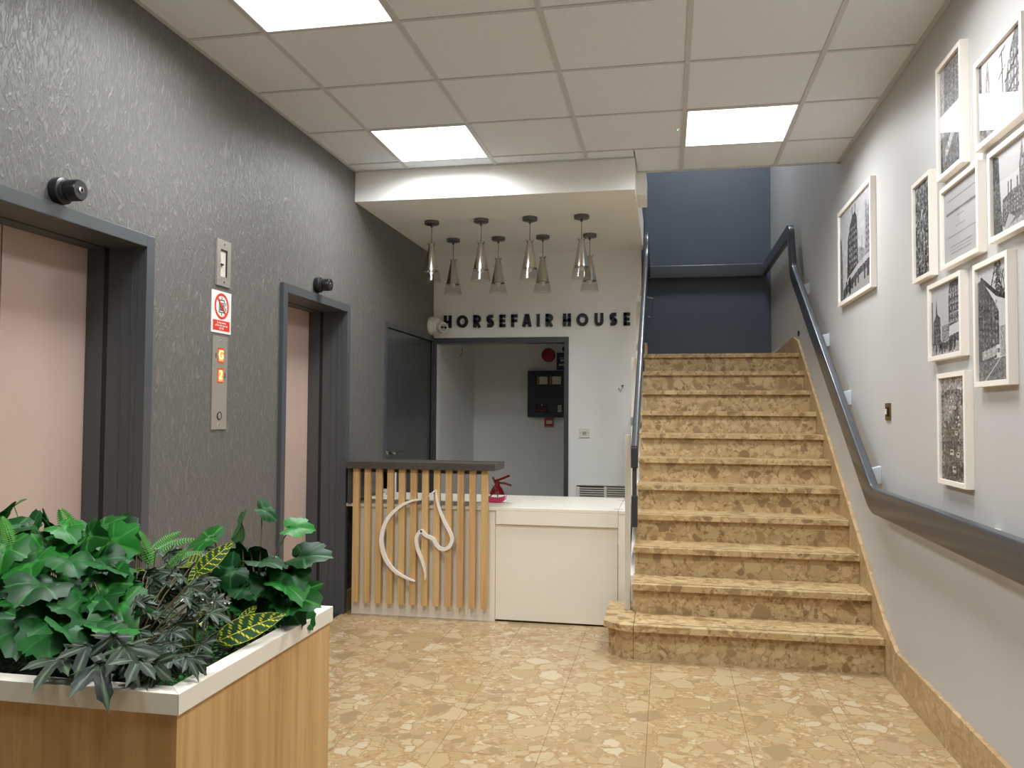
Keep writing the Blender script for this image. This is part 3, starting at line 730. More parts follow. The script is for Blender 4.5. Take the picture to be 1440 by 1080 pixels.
prect('card', 218, 385, 308, 466, .006, 'paper', t); prect('card', 360, 382, 455, 466, .006, 'paper', t)
prect('card_edge', 198, 378, 208, 470, .006, 'brass', t); prect('card_edge', 335, 378, 345, 470, .006, 'brass', t)
for i in range(5): prect('button', 178+i*26, 742, 193+i*26, 757, .006, 'reddark', t)
prect('lamp', 244, 685, 256, 697, .006, 'paper', t); prect('keypad', 320, 685, 415, 765, .006, 'black', t); prect('keypad', 420, 690, 462, 768, .006, 'grey_plastic', t)
t = thing('alarm_sounder', base(771.5, 499.5, YI), 'round red alarm sounder above the fire panel', 'alarm sounder')
MB().lathe([(.072, 0), (.072, -.03), (.066, -.05), (.04, -.06), (0.0, -.062)], ax='y', n=32, cap=False).build('dome', 'reddark', t, smooth=50, loc=(0, 0, 0))
MB().lathe([(.076, 0), (.076, -.012)], ax='y', n=32).build('base', 'red', t, loc=(0, 0, 0))
for dz in (.014, -.016):
    o = box(-.022, .022, -.0635, -.061, dz-.003, dz+.003).build('marking', 'pink', t, loc=(0, 0, 0))
t = thing('notice', base(790, 520, YI), 'blue printed notice above the fire panel', 'notice')
rect('board', 783, 496, 801, 520, YI, .008, 'bluenotice', t, 0)
for v0, v1, u in ((178, 186, 436), (198, 218, 448), (245, 266, 430)): rect('text_line', *zz(u, v0), *zz(500, v1), YI-.008, .001, 'paper', t, 0)
t = thing('call_point', base(772, 600, YI), 'small red call point under the fire panel', 'call point')
rect('box', 766.5, 588.5, 778.5, 599.5, YI, .05, 'red', t, .004); rect('window', 768.3, 591.5, 776.5, 596, YI-.05, .002, 'paper', t, 0)
t = thing('wall_bell', base(795, 491, YI), 'small black bell on the inner back wall beside the doorway frame', 'bell')
MB().lathe([(.03, 0), (.03, -.03), (.02, -.04)], ax='y', n=18).build('gong', 'black', t, smooth=40, loc=(0, 0, 0))
t = thing('hanging_cable', at(640, 480, 'y', 8.0), 'thin dark cable hanging at the top of the doorway', 'cable')
MB().tube([at(a, b, 'y', 8.0)-t.location for a, b in ((639, 470), (639.3, 485), (641, 495), (645, 503), (649, 499), (650, 490))], .004).build('cable', 'stem', t, loc=(0, 0, 0))
t = thing('wall_socket', base(821.5, 615, YB), 'white single wall outlet between the doorway and the stairs', 'wall outlet')
rect('plate', 814.5, 602, 829, 615.5, YB, .012, 'cctv', t, .003); rect('outlet', 819, 607, 824.5, 611.5, YB-.012, .004, 'grey_plastic', t, 0)
for a in (816.5, 827): rect('screw', a-.5, 608, a+.5, 609, YB-.012, .002, 'steel_dark', t, 0)
t = thing('vent_grille', base(848, 700, YB), 'pale louvred vent grille low on the white wall by the stairs', 'vent')
rect('backing', 811, 681, 884, 712, YB, .006, 'steel_dark', t, 0)
for a in ((811, 681, 884, 684), (811, 710, 884, 712), (811, 684, 815, 710), (849.5, 684, 853, 710), (881, 684, 884, 710)): rect('frame_bar', *a, YB-.006, .012, 'cctv', t, .001)
for i in range(8):
    for c0, c1 in ((815, 849.5), (853, 881)): rect('louvre', c0, 685.3+i*3.1, c1, 687.7+i*3.1, YB-.006, .009, 'alu', t, 0)
t = thing('wire_hook', base(873, 548, YB), 'small dark bent wire hook on the white wall near the stairs', 'hook')
MB().tube([at(a, b, 'y', YB-.012)-t.location for a, b in ((870, 546), (872.5, 551), (876, 543), (873.5, 542.5), (877, 541.5))], .0035).build('wire', 'black', t, loc=(0, 0, 0))

# ------------------------------------------------------------------ THINGS ON THE LIFT WALL
def lrect(name, y0, y1, z0, z1, d0, d1, mat, parent, bevel=0): return box(XL+d0, XL+d1, y0, y1, z0, z1).build(name, mat, parent, bevel=bevel)
t = thing('key_box', (XL, 3.505, 1.9), 'small steel recessed plate with a window above the lift sign', 'wall plate')
y0, y1, z0, z1 = 3.443, 3.563, 1.902, 2.122
m = MB().box(XL, XL+.008, y0, y0+.03, z0, z1).box(XL, XL+.008, y1-.03, y1, z0, z1).box(XL, XL+.008, y0+.03, y1-.03, z1-.045, z1).box(XL, XL+.008, y0+.03, y1-.03, z0, z0+.045)
m.build('plate', 'steel', t)
lrect('recess', y0+.028, y1-.028, z0+.043, z1-.043, .0, .0015, 'alu', t); lrect('recess_edge', y1-.036, y1-.029, z0+.045, z1-.045, .0015, .006, 'rubber', t); lrect('recess_edge', y0+.03, y1-.03, z1-.052, z1-.045, .0015, .006, 'rubber', t)
lrect('latch', y0+.03, y0+.055, 2.0, 2.008, .0015, .01, 'rubber', t)
for z in (z0+.02, z1-.02): MB().lathe([(.005, .008), (.004, .011)], (XL, 3.503, z), 'x', 12).build('screw', 'chrome', t)
t = thing('lift_sign', (XL, 3.495, 1.67), 'red and white sign forbidding lift use, above the call panel', 'sign')
y0, y1, z0, z1 = 3.412, 3.582, 1.678, 1.877
lrect('board', y0, y1, z0, z1, 0, .003, 'sign_white', t)
lrect('red_band', y0+.012, y1-.012, z0+.012, z0+.06, .003, .0038, 'sign_red', t)
cy, cz = 3.497, 1.806
def ringx(cy, cz, ro, ri, d0, d1, n=40):
    m = MB()
    for i in range(n):
        a, b = 2*PI*i/n, 2*PI*(i+1)/n
        m.prism([(cy+ro*math.cos(a), cz+ro*math.sin(a)), (cy+ro*math.cos(b), cz+ro*math.sin(b)), (cy+ri*math.cos(b), cz+ri*math.sin(b)), (cy+ri*math.cos(a), cz+ri*math.sin(a))], XL+d0, XL+d1, 'x')
    return m
ringx(cy, cz, .062, .05, .003, .0042).build('prohibition_ring', 'sign_red', t)
d = .05*.7071; n_ = .0055*.7071
MB().prism([(cy-d-n_, cz+d-n_), (cy-d+n_, cz+d+n_), (cy+d+n_, cz-d+n_), (cy+d-n_, cz-d-n_)], XL+.003, XL+.0044, 'x').build('slash', 'sign_red', t)
m = MB()
for a in ((-.024, .024, .027, .031), (-.024, .024, -.031, -.027), (-.024, -.02, -.031, .031), (.02, .024, -.031, .031), (-.002, .002, .031, .044), (-.002, .002, -.044, -.031)):
    m.box(XL+.003, XL+.0038, cy+a[0], cy+a[1], cz+a[2], cz+a[3])
for dx in (-.011, .001, .012):
    m.box(XL+.003, XL+.0038, cy+dx-.004, cy+dx+.004, cz-.022, cz+.008); m.lathe([(.004, .003), (.004, .0038)], (XL, cy+dx, cz+.014), 'x', 10)
m.box(XL+.003, XL+.0038, cy+.034, cy+.039, cz+.004, cz+.02).box(XL+.003, XL+.0038, cy+.034, cy+.039, cz-.02, cz-.004)
m.build('pictogram', 'black', t)
for i, s in enumerate(('In the event', 'of fire do not use', 'this lift')):
    o = put('text_line', text_mesh(s, .0155, 'sign_white'), t, (.0041, cy-3.495, z0+.049-.0135*i-1.67)); o.rotation_euler = ROT_LEFTWALL
t = thing('lift_call_panel', (XL, 3.49, 1.22), 'tall steel lift call panel with two orange displays and a button', 'call panel')
y0, y1, z0, z1 = 3.426, 3.554, 1.222, 1.662
lrect('plate', y0, y1, z0, z1, 0, .006, 'steel', t, .002)
for zc, ch in ((1.573, 'G'), (1.478, '2')):
    w_ = lrect('display_window', 3.468, 3.518, zc-.034, zc+.034, .006, .0075, 'sign_red', t)
    lrect('display', 3.473, 3.513, zc-.029, zc+.026, .0075, .0082, 'display', t)
    o = put('digit', text_mesh(ch, .06, 'digit'), t, (.0088, 3.492-3.49, zc-1.22)); o.rotation_euler = ROT_LEFTWALL
for yy, zc in ((3.452, 1.57), (3.532, 1.478)): lrect('floor_mark', yy-.004, yy+.004, zc-.012, zc+.012, .006, .0064, 'steel_dark', t)
ringx(3.488, 1.287, .019, .015, .006, .009, 24).build('button_ring', 'black', t); MB().lathe([(.015, .006), (.015, .008)], (XL, 3.488, 1.287), 'x', 20).build('button', 'steel', t)
for zc in (1.64, 1.246): MB().lathe([(.005, .006), (.004, .009)], (XL, 3.488, zc), 'x', 12).build('screw', 'chrome', t)
def stopper(y, z, label):
    t = thing('door_buzzer', (XL, y, z), label, 'sensor', 'black round units above the lifts')
    MB().lathe([(.046, 0), (.048, .012), (.046, .03), (.04, .034)], ax='x', n=32).build('base', 'black', t, smooth=40, loc=(0, 0, 0))
    MB().lathe([(.036, .034), (.036, .046)], ax='x', n=28).build('neck', 'rail_end', t, smooth=40, loc=(0, 0, 0))
    c = MB().lathe([(.03, .046), (.037, .052), (.037, .088), (.033, .094), (0, .094)], ax='x', n=32, cap=False).build('head', 'black', t, smooth=40, loc=(0, 0, 0))
    MB().lathe([(.012, .0), (.012, .003), (.006, .0035), (.006, .001)], ax='x', n=20, cap=False).build('centre_ring', 'chrome', c, smooth=40, loc=(.094, 0, 0))
    return t
stopper(2.435, 2.067, 'black round unit fixed above the lift beside the planter')
stopper(4.55, 2.075, 'black round unit fixed above the lift beside the reception desk')

# ------------------------------------------------------------------ RIGHT WALL
t = thing('light_switch', (XR, 4.355, 1.33), 'small brass switch plate on the pale wall above the handrail', 'switch')
box(XR-.007, XR, 4.31, 4.4, 1.285, 1.372).build('plate', 'brass', t, bevel=.002)
box(XR-.012, XR-.007, 4.335, 4.375, 1.305, 1.352).build('inset', 'black', t)
box(XR-.017, XR-.011, 4.347, 4.363, 1.315, 1.342).build('toggle', 'paper', t, bevel=.002)

# --- framed photographs: the prints are drawn on a fine grid
rng = np.random.default_rng(3)
def canvas(h, w_, v): return np.full((h, w_), v, float)
def grid(im):
    h, w_ = im.shape; v, u = np.mgrid[0:h, 0:w_]; return (u+.5)/w_, (v+.5)/h
def poly(im, pts, val, a=1.0):
    u, v = grid(im); ins = np.zeros(im.shape, bool); n = len(pts)
    for i in range(n):
        x1_, y1_ = pts[i]; x2_, y2_ = pts[(i+1) % n]
        if y1_ == y2_: continue
        c = ((y1_ > v) != (y2_ > v)) & (u < (x2_-x1_)*(v-y1_)/(y2_-y1_)+x1_); ins ^= c
    im[ins] = im[ins]*(1-a)+val*a; return ins
def rc(im, u0, v0, u1, v1, val, a=1.0): return poly(im, [(u0, v0), (u1, v0), (u1, v1), (u0, v1)], val, a)
def line(im, a, b, wd, val):
    u, v = grid(im); asp = im.shape[0]/im.shape[1]
    ax_, ay = a; bx, by = b; dx, dy = bx-ax_, (by-ay)*asp; L = dx*dx+dy*dy
    t_ = np.clip(((u-ax_)*dx+(v-ay)*asp*dy)/L, 0, 1)
    dd = np.hypot(u-ax_-t_*dx, (v-ay)*asp-t_*dy); im[dd < wd] = val
def windows(im, u0, v0, u1, v1, nx, ny, val, fx=.5, fy=.55, jit=.1, shear=0.0):
    for j in range(ny):
        for i in range(nx):
            cu = u0+(i+.5)/nx*(u1-u0); cv = v0+(j+.5)/ny*(v1-v0)+shear*(cu-u0)
            hu, hv = (u1-u0)/nx*fx/2, (v1-v0)/ny*fy/2
            rc(im, cu-hu, cv-hv, cu+hu, cv+hv, val+rng.uniform(-jit, jit))
def mottle(im, amt, sc=3, mask=None):
    h, w_ = im.shape; a = rng.normal(0, 1, (h//sc+2, w_//sc+2)); a = np.kron(a, np.ones((sc, sc)))[:h, :w_]
    a = (a+np.roll(a, 1, 0)+np.roll(a, 1, 1))/3*amt
    if mask is not None: a = a*mask
    im += a
def people(im, v0, v1, n, u0=0, u1=1, val=.12):
    for _ in range(n):
        u = rng.uniform(u0, u1); v = rng.uniform(v0, v1); s = .02+.05*(v-v0)/(v1-v0+.001)
        rc(im, u-s*.35, v-s*2, u+s*.35, v, val+rng.uniform(0, .15)); 
def scene_corner(h=120, w_=150):            # corner tower block, street below
    im = canvas(h, w_, .72); mottle(im, .03, 6)
    poly(im, [(0, .25), (.05, .3), (.08, .55), (.09, 1), (0, 1)], .28)
    poly(im, [(.82, .1), (.9, .2), (1, .15), (1, .85), (.8, .7)], .5); windows(im, .84, .3, 1, .7, 3, 6, .25)
    poly(im, [(.55, .5), (.82, .6), (.82, .75), (.55, .7)], .55)
    b = poly(im, [(.27, .36), (.33, .24), (.42, .14), (.5, .12), (.56, .17), (.58, .25), (.6, .72), (.24, .8)], .17)
    windows(im, .31, .24, .57, .72, 5, 7, .62, .38, .5); line(im, (.42, .05), (.43, .2), .012, .2); line(im, (.52, .05), (.51, .2), .012, .2)
    poly(im, [(.1, .82), (.6, .7), (.95, .66), (.95, .72), (.6, .77), (.1, .9)], .7); poly(im, [(.1, .88), (.6, .76), (.95, .72), (.95, .8), (.6, .84), (.1, 1)], .25)
    poly(im, [(.2, 1), (.5, .85), (1, .82), (1, 1)], .6); mottle(im, .1, 2, (im < .6)*1.0)
    rc(im, .3, .78, .36, .97, .1); rc(im, .86, .74, .92, .9, .2); people(im, .85, .95, 10, .1, .9)
    line(im, (.72, .45), (.72, .72), .006, .35); return im
def scene_dark(h=140, w_=84):
    im = canvas(h, w_, .22); mottle(im, .22, 3); mottle(im, .2, 6)
    rc(im, 0, 0, 1, .1, .5, .5); windows(im, .05, .12, .95, .45, 5, 9, .35, .4, .5, .15)
    poly(im, [(.25, .45), (.55, .42), (.6, .95), (.3, .95)], .5, .6); people(im, .55, .98, 40, 0, 1, .08); mottle(im, .14, 2); return im
def scene_street(h=160, w_=90):
    im = canvas(h, w_, .62); poly(im, [(.2, 0), (1, 0), (1, .62), (.6, .55), (.15, .68)], .3)
    for i in range(9): line(im, (.3+.09*i, .02), (.26+.09*i, .62), .012, .16+.25*(i % 2))
    windows(im, .3, .05, 1, .6, 6, 12, .42, .4, .5); poly(im, [(0, .66), (1, .5), (1, 1), (0, 1)], .24)
    poly(im, [(.05, .85), (.6, .62), (.7, .66), (.1, .95)], .62); people(im, .68, .99, 60, 0, 1, .1); mottle(im, .14, 2); return im
def scene_cert(h=120, w_=120):
    im = canvas(h, w_, .66)
    def tl(v, u0, u1, wd, val, gap=True):
        u = u0
        while u < u1:
            L = rng.uniform(.012, .05); line(im, (u, v), (min(u+L, u1), v), wd, val); u += L+.012
    tl(.16, .12, .9, .006, .42); tl(.335, .08, .92, .018, .32)
    for i in range(16): line(im, (.1+.052*i, .31+.03*rng.random()), (.11+.052*i, .36), .006, .36)
    tl(.42, .4, .58, .008, .42); tl(.55, .36, .62, .006, .45); tl(.66, .1, .92, .006, .42); tl(.8, .2, .8, .006, .45); tl(.845, .18, .82, .006, .45); tl(.89, .2, .78, .006, .45); return im
def scene_hall(h=110, w_=150):              # pale sky, tower at left, arched facade and lamp post at right
    im = canvas(h, w_, .8)
    rc(im, 0, 0, .07, 1, .3); poly(im, [(.16, .75), (.16, .3), (.19, .12), (.21, .02), (.23, .12), (.26, .3), (.27, .75)], .45); line(im, (.21, .3), (.21, .6), .015, .65)
    poly(im, [(.62, .55), (.7, .25), (.84, .0), (1, 0), (1, 1), (.6, 1)], .35); windows(im, .68, .2, 1, .9, 5, 6, .72, .4, .6)
    for v in (.3, .5, .68): line(im, (.62, v+.2), (1, v-.08), .012, .15)
    line(im, (.55, .1), (.57, .85), .01, .15); line(im, (.47, .4), (.62, .3), .007, .2); line(im, (.5, .14), (.62, .08), .012, .25)
    rc(im, 0, .88, 1, 1, .4); people(im, .85, .99, 30); mottle(im, .12, 2, (im < .6)*1.0); return im
def scene_clock(h=120, w_=150):
    im = canvas(h, w_, .74); poly(im, [(0, 0), (.14, .05), (.16, .45), (.22, 1), (0, 1)], .2)
    poly(im, [(.22, .6), (.4, .55), (1, .5), (1, .85), (.3, .98), (.2, .9)], .27)
    poly(im, [(.6, .6), (.6, .3), (.63, .18), (.66, .02), (.69, .18), (.73, .3), (.73, .6)], .3); rc(im, .64, .26, .69, .34, .62)
    for u in (.34, .4, .54, .84, .92): rc(im, u, .42, u+.03, .6, .24)
    windows(im, .28, .62, 1, .82, 12, 4, .5, .4, .5); poly(im, [(.2, 1), (.3, .96), (1, .82), (1, 1)], .5); poly(im, [(.24, .97), (.36, .8), (.5, .88), (.3, .98)], .6)
    mottle(im, .13, 2, (im < .6)*1.0); return im
def scene_spire(h=120, w_=140):
    im = canvas(h, w_, .7); rc(im, 0, .2, .04, 1, .3)
    poly(im, [(.06, 1), (.06, .5), (.14, .42), (.17, .16), (.2, .4), (.3, .46), (.33, 1)], .2); windows(im, .08, .5, .32, .85, 4, 6, .42, .4, .5)
    poly(im, [(.58, .9), (.58, .2), (.62, .02), (1, .0), (1, .9)], .24); windows(im, .62, .08, 1, .6, 5, 6, .6, .4, .6)
    for v in (.18, .32, .46, .58): line(im, (.58, v), (1, v-.03), .01, .5)
    rc(im, .35, .58, .58, .82, .5); windows(im, .36, .6, .58, .78, 4, 4, .28); poly(im, [(.6, .62), (1, .58), (1, .72), (.58, .76)], .78)
    rc(im, 0, .84, 1, 1, .55); people(im, .84, .98, 40, 0, 1, .1); mottle(im, .12, 2, (im < .62)*1.0); return im
def scene_tree(h=160, w_=110):
    im = canvas(h, w_, .72); poly(im, [(0, .12), (.12, .1), (.5, .3), (.68, .42), (.7, .8), (0, .86)], .17); windows(im, .02, .25, .66, .7, 6, 8, .3, .45, .55, .06, .1)
    rc(im, .72, .55, 1, .8, .5); poly(im, [(.12, .74), (.7, .7), (.7, .78), (.12, .82)], .55)
    rc(im, .6, .7, .72, .84, .78); rc(im, .62, .73, .7, .77, .3); poly(im, [(0, .84), (1, .8), (1, 1), (0, 1)], .28); line(im, (.2, 1), (.7, .82), .012, .6); rc(im, .88, .74, .96, 1, .08)
    line(im, (.12, .1), (.6, .26), .03, .1); line(im, (.6, .26), (1, .33), .035, .1)
    def br(p, a, L, w0, dpt):
        q = (p[0]+L*math.cos(a), p[1]+L*math.sin(a)*.7); line(im, p, q, w0, .13)
        if dpt:
            for _ in range(3): br(q, a+rng.uniform(-.9, .9), L*.7, w0*.7, dpt-1)
    for s in ((1, .33, 3.9), (.8, .3, 4.4), (.6, .26, 4.9), (.9, .32, 4.0), (.45, .2, 5.2)): br(s[:2], s[2], .16, .016, 3)
    mottle(im, .12, 2, (im < .6)*1.0); return im
def scene_aerial(h=170, w_=90):
    im = canvas(h, w_, .3); rc(im, 0, 0, 1, .12, .5); mottle(im, .12, 4)
    poly(im, [(.1, .2), (.5, .15), (.7, .2), (.3, .45), (.1, .4)], .5, .7); poly(im, [(.2, .45), (.7, .38), (.6, 1), (.05, 1)], .22); poly(im, [(.75, .3), (1, .2), (1, 1), (.85, 1)], .42)
    for u, v, s in ((.35, .7, .1), (.6, .72, .09), (.45, .86, .11), (.55, .52, .07), (.3, .3, .08), (.5, .28, .06)): rc(im, u, v, u+s*1.4, v+s*.55, .72); rc(im, u+.02, v+.01, u+s*1.1, v+s*.3, .15)
    for i in range(40): rc(im, *(lambda u, v: (u, v, u+.05, v+.02))(rng.uniform(.1, .8), rng.uniform(.1, .5)), rng.uniform(.3, .85))
    people(im, .75, .99, 30, .6, 1, .1); mottle(im, .12, 2); return im
def print_mesh(im, wd, ht):
    h, w_ = im.shape
    xs_ = np.linspace(-wd/2, wd/2, w_+1); zs_ = np.linspace(ht/2, -ht/2, h+1)
    X, Zz = np.meshgrid(xs_, zs_); n = (h+1)*(w_+1)
    co = np.zeros((n, 3)); co[:, 0] = X.ravel(); co[:, 2] = Zz.ravel()
    j, i = np.mgrid[0:h, 0:w_]; a = (j*(w_+1)+i).ravel()
    fc = np.stack([a, a+w_+1, a+w_+2, a+1], 1)
    me = bpy.data.meshes.new('print'); me.vertices.add(n); me.vertices.foreach_set('co', co.ravel())
    me.loops.add(len(fc)*4); me.loops.foreach_set('vertex_index', fc.ravel().astype(np.int32))
    me.polygons.add(len(fc)); me.polygons.foreach_set('loop_start', np.arange(0, len(fc)*4, 4, dtype=np.int32))
    me.update(calc_edges=True)
    at_ = me.color_attributes.new('print', 'FLOAT_COLOR', 'CORNER')
    g = np.clip(im, .04, .9).ravel()**1.55
    c = np.ones((len(fc), 4, 4)); c[:, :, 0] = (g*1.0)[:, None]; c[:, :, 1] = (g*.97)[:, None]; c[:, :, 2] = (g*.97)[:, None]
    at_.data.foreach_set('color', c.ravel()); me.materials.append(M['print']); return me
FD = .03
def picture(yf, yn, zt, zb, im, label, bar=.019):
    yf *= .988; yn *= 1.012; zt = 1.305+(zt-1.305)*.99; zb = 1.305+(zb-1.305)*.99
    W_, H_ = yf-yn, zt-zb
    t = thing('picture_frame', (XR, (yf+yn)/2, (zt+zb)/2), label, 'picture', 'white framed prints on the pale wall')
    t.rotation_euler.z = -PI/2         # own x runs from far to near along the wall, own -y faces the room
    w2, h2 = W_/2, H_/2
    for nm, a in (('frame_bar', (-w2, -w2+bar, -FD, 0, -h2, h2)), ('frame_bar', (w2-bar, w2, -FD, 0, -h2, h2)), ('frame_bar', (-w2+bar, w2-bar, -FD, 0, h2-bar, h2)), ('frame_bar', (-w2+bar, w2-bar, -FD, 0, -h2, -h2+bar))):
        box(*a).build(nm, 'frame_white', t, bevel=.0015, loc=(0, 0, 0))
    put('print', print_mesh(im, W_-2*bar, H_-2*bar), t, (0, -FD+.012, 0))
    box(-w2+bar, w2-bar, -.002, 0, -h2+bar, h2-bar).build('backing', 'black', t, loc=(0, 0, 0))
    box(-w2+bar, w2-bar, -FD+.006, -FD+.008, -h2+bar, h2-bar).build('glass', 'glass', t, loc=(0, 0, 0))
picture(5.475, 4.507, 2.605, 2.0, scene_corner(), 'white framed print of a dark corner tower, hung alone beside the stairs', .026)
picture(3.53, 3.17, 2.72, 2.255, scene_street(), 'narrow white framed print of a crowded street, highest in the group')
picture(3.876, 3.535, 2.34, 1.895, scene_dark(), 'narrow white framed very dark print at the left edge of the group')
picture(3.50, 3.02, 2.215, 1.888, scene_cert(), 'white framed pale text certificate amid the photographs')
picture(3.67, 3.20, 1.855, 1.535, scene_spire(), 'white framed print of a spire and a rounded building over a street')
picture(3.155, 2.785, 1.847, 1.41, scene_tree(), 'tall white framed print of bare branches over a dark building')
picture(3.563, 3.17, 1.478, 1.038, scene_aerial(), 'tall white framed print of street traffic, lowest of the group')
picture(3.117, 2.655, 2.565, 2.245, scene_hall(), 'white framed print of a lamp post and facade, cut by the top right edge')
picture(3.005, 2.56, 2.205, 1.893, scene_clock(), 'white framed print of a clock tower over houses, right of the certificate')

# ------------------------------------------------------------------ PLANTER
PX0, PX1, PY0, PY1, PZ = -1.86, -.857, 1.327, 2.008, .8
t = thing('planter', ((PX0+PX1)/2, (PY0+PY1)/2, 0), 'oak veneer planter box with a white rim full of foliage', 'planter')
i_ = .006
for a in ((PX0+i_, PX1-i_, PY0+i_, PY0+.022), (PX0+i_, PX1-i_, PY1-.022, PY1-i_), (PX0+i_, PX0+.022, PY0+.022, PY1-.022), (PX1-.022, PX1-i_, PY0+.022, PY1-.022)):
    box(*a, 0, PZ-.034).build('side_panel', 'oak', t)
RW = .038
def mitre(pts): return MB().prism(pts, PZ-.038, PZ, 'z').build('rim', 'white', t, bevel=.0012)
g = .0004
mitre([(PX0, PY0), (PX1-g, PY0), (PX1-RW-g, PY0+RW), (PX0+RW, PY0+RW)]); mitre([(PX1, PY0+g), (PX1, PY1), (PX1-RW, PY1-RW), (PX1-RW, PY0+RW+g)])
mitre([(PX0, PY1), (PX0+RW, PY1-RW), (PX1-RW, PY1-RW), (PX1-g, PY1)]); mitre([(PX0, PY0+g), (PX0+RW, PY0+RW+g), (PX0+RW, PY1-RW), (PX0, PY1-g)])
box(PX0+.022, PX1-.022, PY0+.022, PY1-.022, .6, .735).build('soil', 'soil', t)
# moss: nobody could count it
m = MB()
for _ in range(5200):
    x, y = random.uniform(PX0+.04, PX1-.04), random.uniform(PY0+.04, PY1-.04); z = .735+random.uniform(0, .045)
    a, s = random.uniform(0, 2*PI), random.uniform(.006, .012); tl = random.uniform(-.5, .9)
    c, sn = math.cos(a)*s, math.sin(a)*s
    m.add([(x, y, z), (x+c*.6-sn*.5, y+sn*.6+c*.5, z+s*tl*.5), (x+c*1.3, y+sn*1.3, z+s*tl), (x+c*.6+sn*.5, y+sn*.6-c*.5, z+s*tl*.5)], [(0, 1, 2, 3)])
tag(m.build('moss', 'moss'), 'fine bright green moss covering the soil inside the planter', 'moss', kind='stuff')

def leaf_polar(name, lobes, mat, fold=.25, droop=.35, wav=.06, seed=0, fl=.92):
    """lobes: (angle from tip, radius, is_tip)"""
    r_ = random.Random(seed)
    half = []
    for i, (a, r, tip) in enumerate(lobes):
        if tip and a > 0: half += [(a-6, r*fl, 0), (a, r, 1), (a+6, r*fl, 0)]
        elif tip: half += [(0, r, 1), (5, r*fl, 0)]
        else: half.append((a, r, 0))
        if i+1 < len(lobes):
            b, q, tp = lobes[i+1]; am = (a+b)/2; bulge = 1.08
            half.append((am, (r+q)/2*bulge, 0))
    half = sorted(set(half)); pts = half+[(360-a, r, v) for a, r, v in reversed(half) if 0 < a < 180]
    n = len(pts); vs_ = [(0, 0, 0)]; vein = [1.0]; ph = r_.uniform(0, 6)
    for f in (.33, .68, 1.0):
        for a, r, v in pts:
            th = math.radians(a); x, y = -r*f*math.sin(th), r*f*math.cos(th)
            z = abs(x)*fold-droop*(x*x+y*y)*.6+wav*math.sin(3*th+ph)*f*f
            vs_.append((x, y+.15, z)); vein.append(v*(1.0 if f < .9 else .5))
    fs = [(0, 1+i, 1+(i+1) % n) for i in range(n)]
    for k in range(2): fs += [(1+k*n+i, 1+(k+1)*n+i, 1+(k+1)*n+(i+1) % n, 1+k*n+(i+1) % n) for i in range(n)]
    me = bpy.data.meshes.new(name); me.from_pydata(vs_, [], fs); me.materials.append(M[mat]); me.shade_smooth()
    at_ = me.attributes.new('vein', 'FLOAT', 'POINT'); at_.data.foreach_set('value', vein); return me
def leaf_long(name, mat, wmax=.19, n=54, droop=.5, fold=.25, every=8):
    vs_ = []; fs = []; vein = []; cols = [-1, -.94, -.8, -.6, -.4, -.2, -.05, 0, .05, .2, .4, .6, .8, .94, 1]; nc = len(cols)
    for j in range(n+1):
        s = j/n; hw = wmax*math.sin(PI*s**.8)**.8*(1-.25*s)+.004
        for c in cols:
            x = c*hw; y = s+abs(c)*hw*-.35*(1-s)
            vs_.append((x, y, abs(x)*fold-droop*s*s*.5))
            k = (j-round(abs(c)*8)) % every
            v = 1.0 if abs(c) < .04 else (.8 if abs(c) > .95 else (.95 if k == 0 else 0))
            vein.append(v)
    for j in range(n): fs += [(j*nc+i, j*nc+i+1, (j+1)*nc+i+1, (j+1)*nc+i) for i in range(nc-1)]
    me = bpy.data.meshes.new(name); me.from_pydata(vs_, [], fs); me.materials.append(M[mat]); me.shade_smooth()
    at_ = me.attributes.new('vein', 'FLOAT', 'POINT'); at_.data.foreach_set('value', vein); return me
def frond_mesh(name, mat, n=22, wd=.16, droop=.9):
    m = MB()
    def sp(s): return Vector((0, s, .5*s-droop*.6*s*s))
    for i in range(n): 
        a, b = sp(i/n), sp((i+1)/n); m.add([a+Vector((-.008, 0, 0)), a+Vector((.008, 0, 0)), b+Vector((.006, 0, 0)), b+Vector((-.006, 0, 0))], [(0, 1, 2, 3)])
    for i in range(2, n):
        s = i/n; c = sp(s); L = wd*math.sin(PI*(s*.86+.12))**.7; w_ = .5/n
        for q in (-1, 1):
            m.add([c, c+Vector((q*L*.35, -w_+.01, .01)), c+Vector((q*L, .03, -.02)), c+Vector((q*L*.45, w_+.022, .01))], [(0, 1, 2, 3)])
    me = bpy.data.meshes.new(name); me.from_pydata(m.v, [], m.f); me.materials.append(M[mat]); return me
IVY = [(0, 1.0, 1), (36, .66, 0), (60, .84, 1), (94, .66, 0), (128, .74, 1), (162, .5, 0), (180, .2, 0)]
IVY2 = [(0, 1.0, 1), (28, .74, 0), (56, .72, 1), (96, .66, 0), (132, .66, 1), (165, .45, 0), (180, .18, 0)]
DARK = [(0, 1.0, 1), (24, .36, 0), (46, .84, 1), (72, .32, 0), (98, .62, 1), (130, .25, 0), (180, .08, 0)]
LM = {'bright': [leaf_polar('leaf', IVY, 'leaf_bright', seed=1), leaf_polar('leaf', IVY2, 'leaf_bright', .35, .5, .08, seed=2)],
      'deep': [leaf_polar('leaf', IVY, 'leaf_deep', seed=3), leaf_polar('leaf', IVY2, 'leaf_deep', .3, .6, .09, seed=4)],
      'dark': [leaf_polar('leaf', DARK, 'leaf_dark', .15, .45, .05, 5, .8), leaf_polar('leaf', DARK, 'leaf_dark', .2, .7, .07, 6, .8)],
      'croton': [leaf_long('leaf', 'leaf_croton')], 'fern': [frond_mesh('frond', 'leaf_fern')]}
def plant(name, root, label, cat, group=None):
    t = thing(name, root, label, cat, group); t['_stems'] = 0; return t
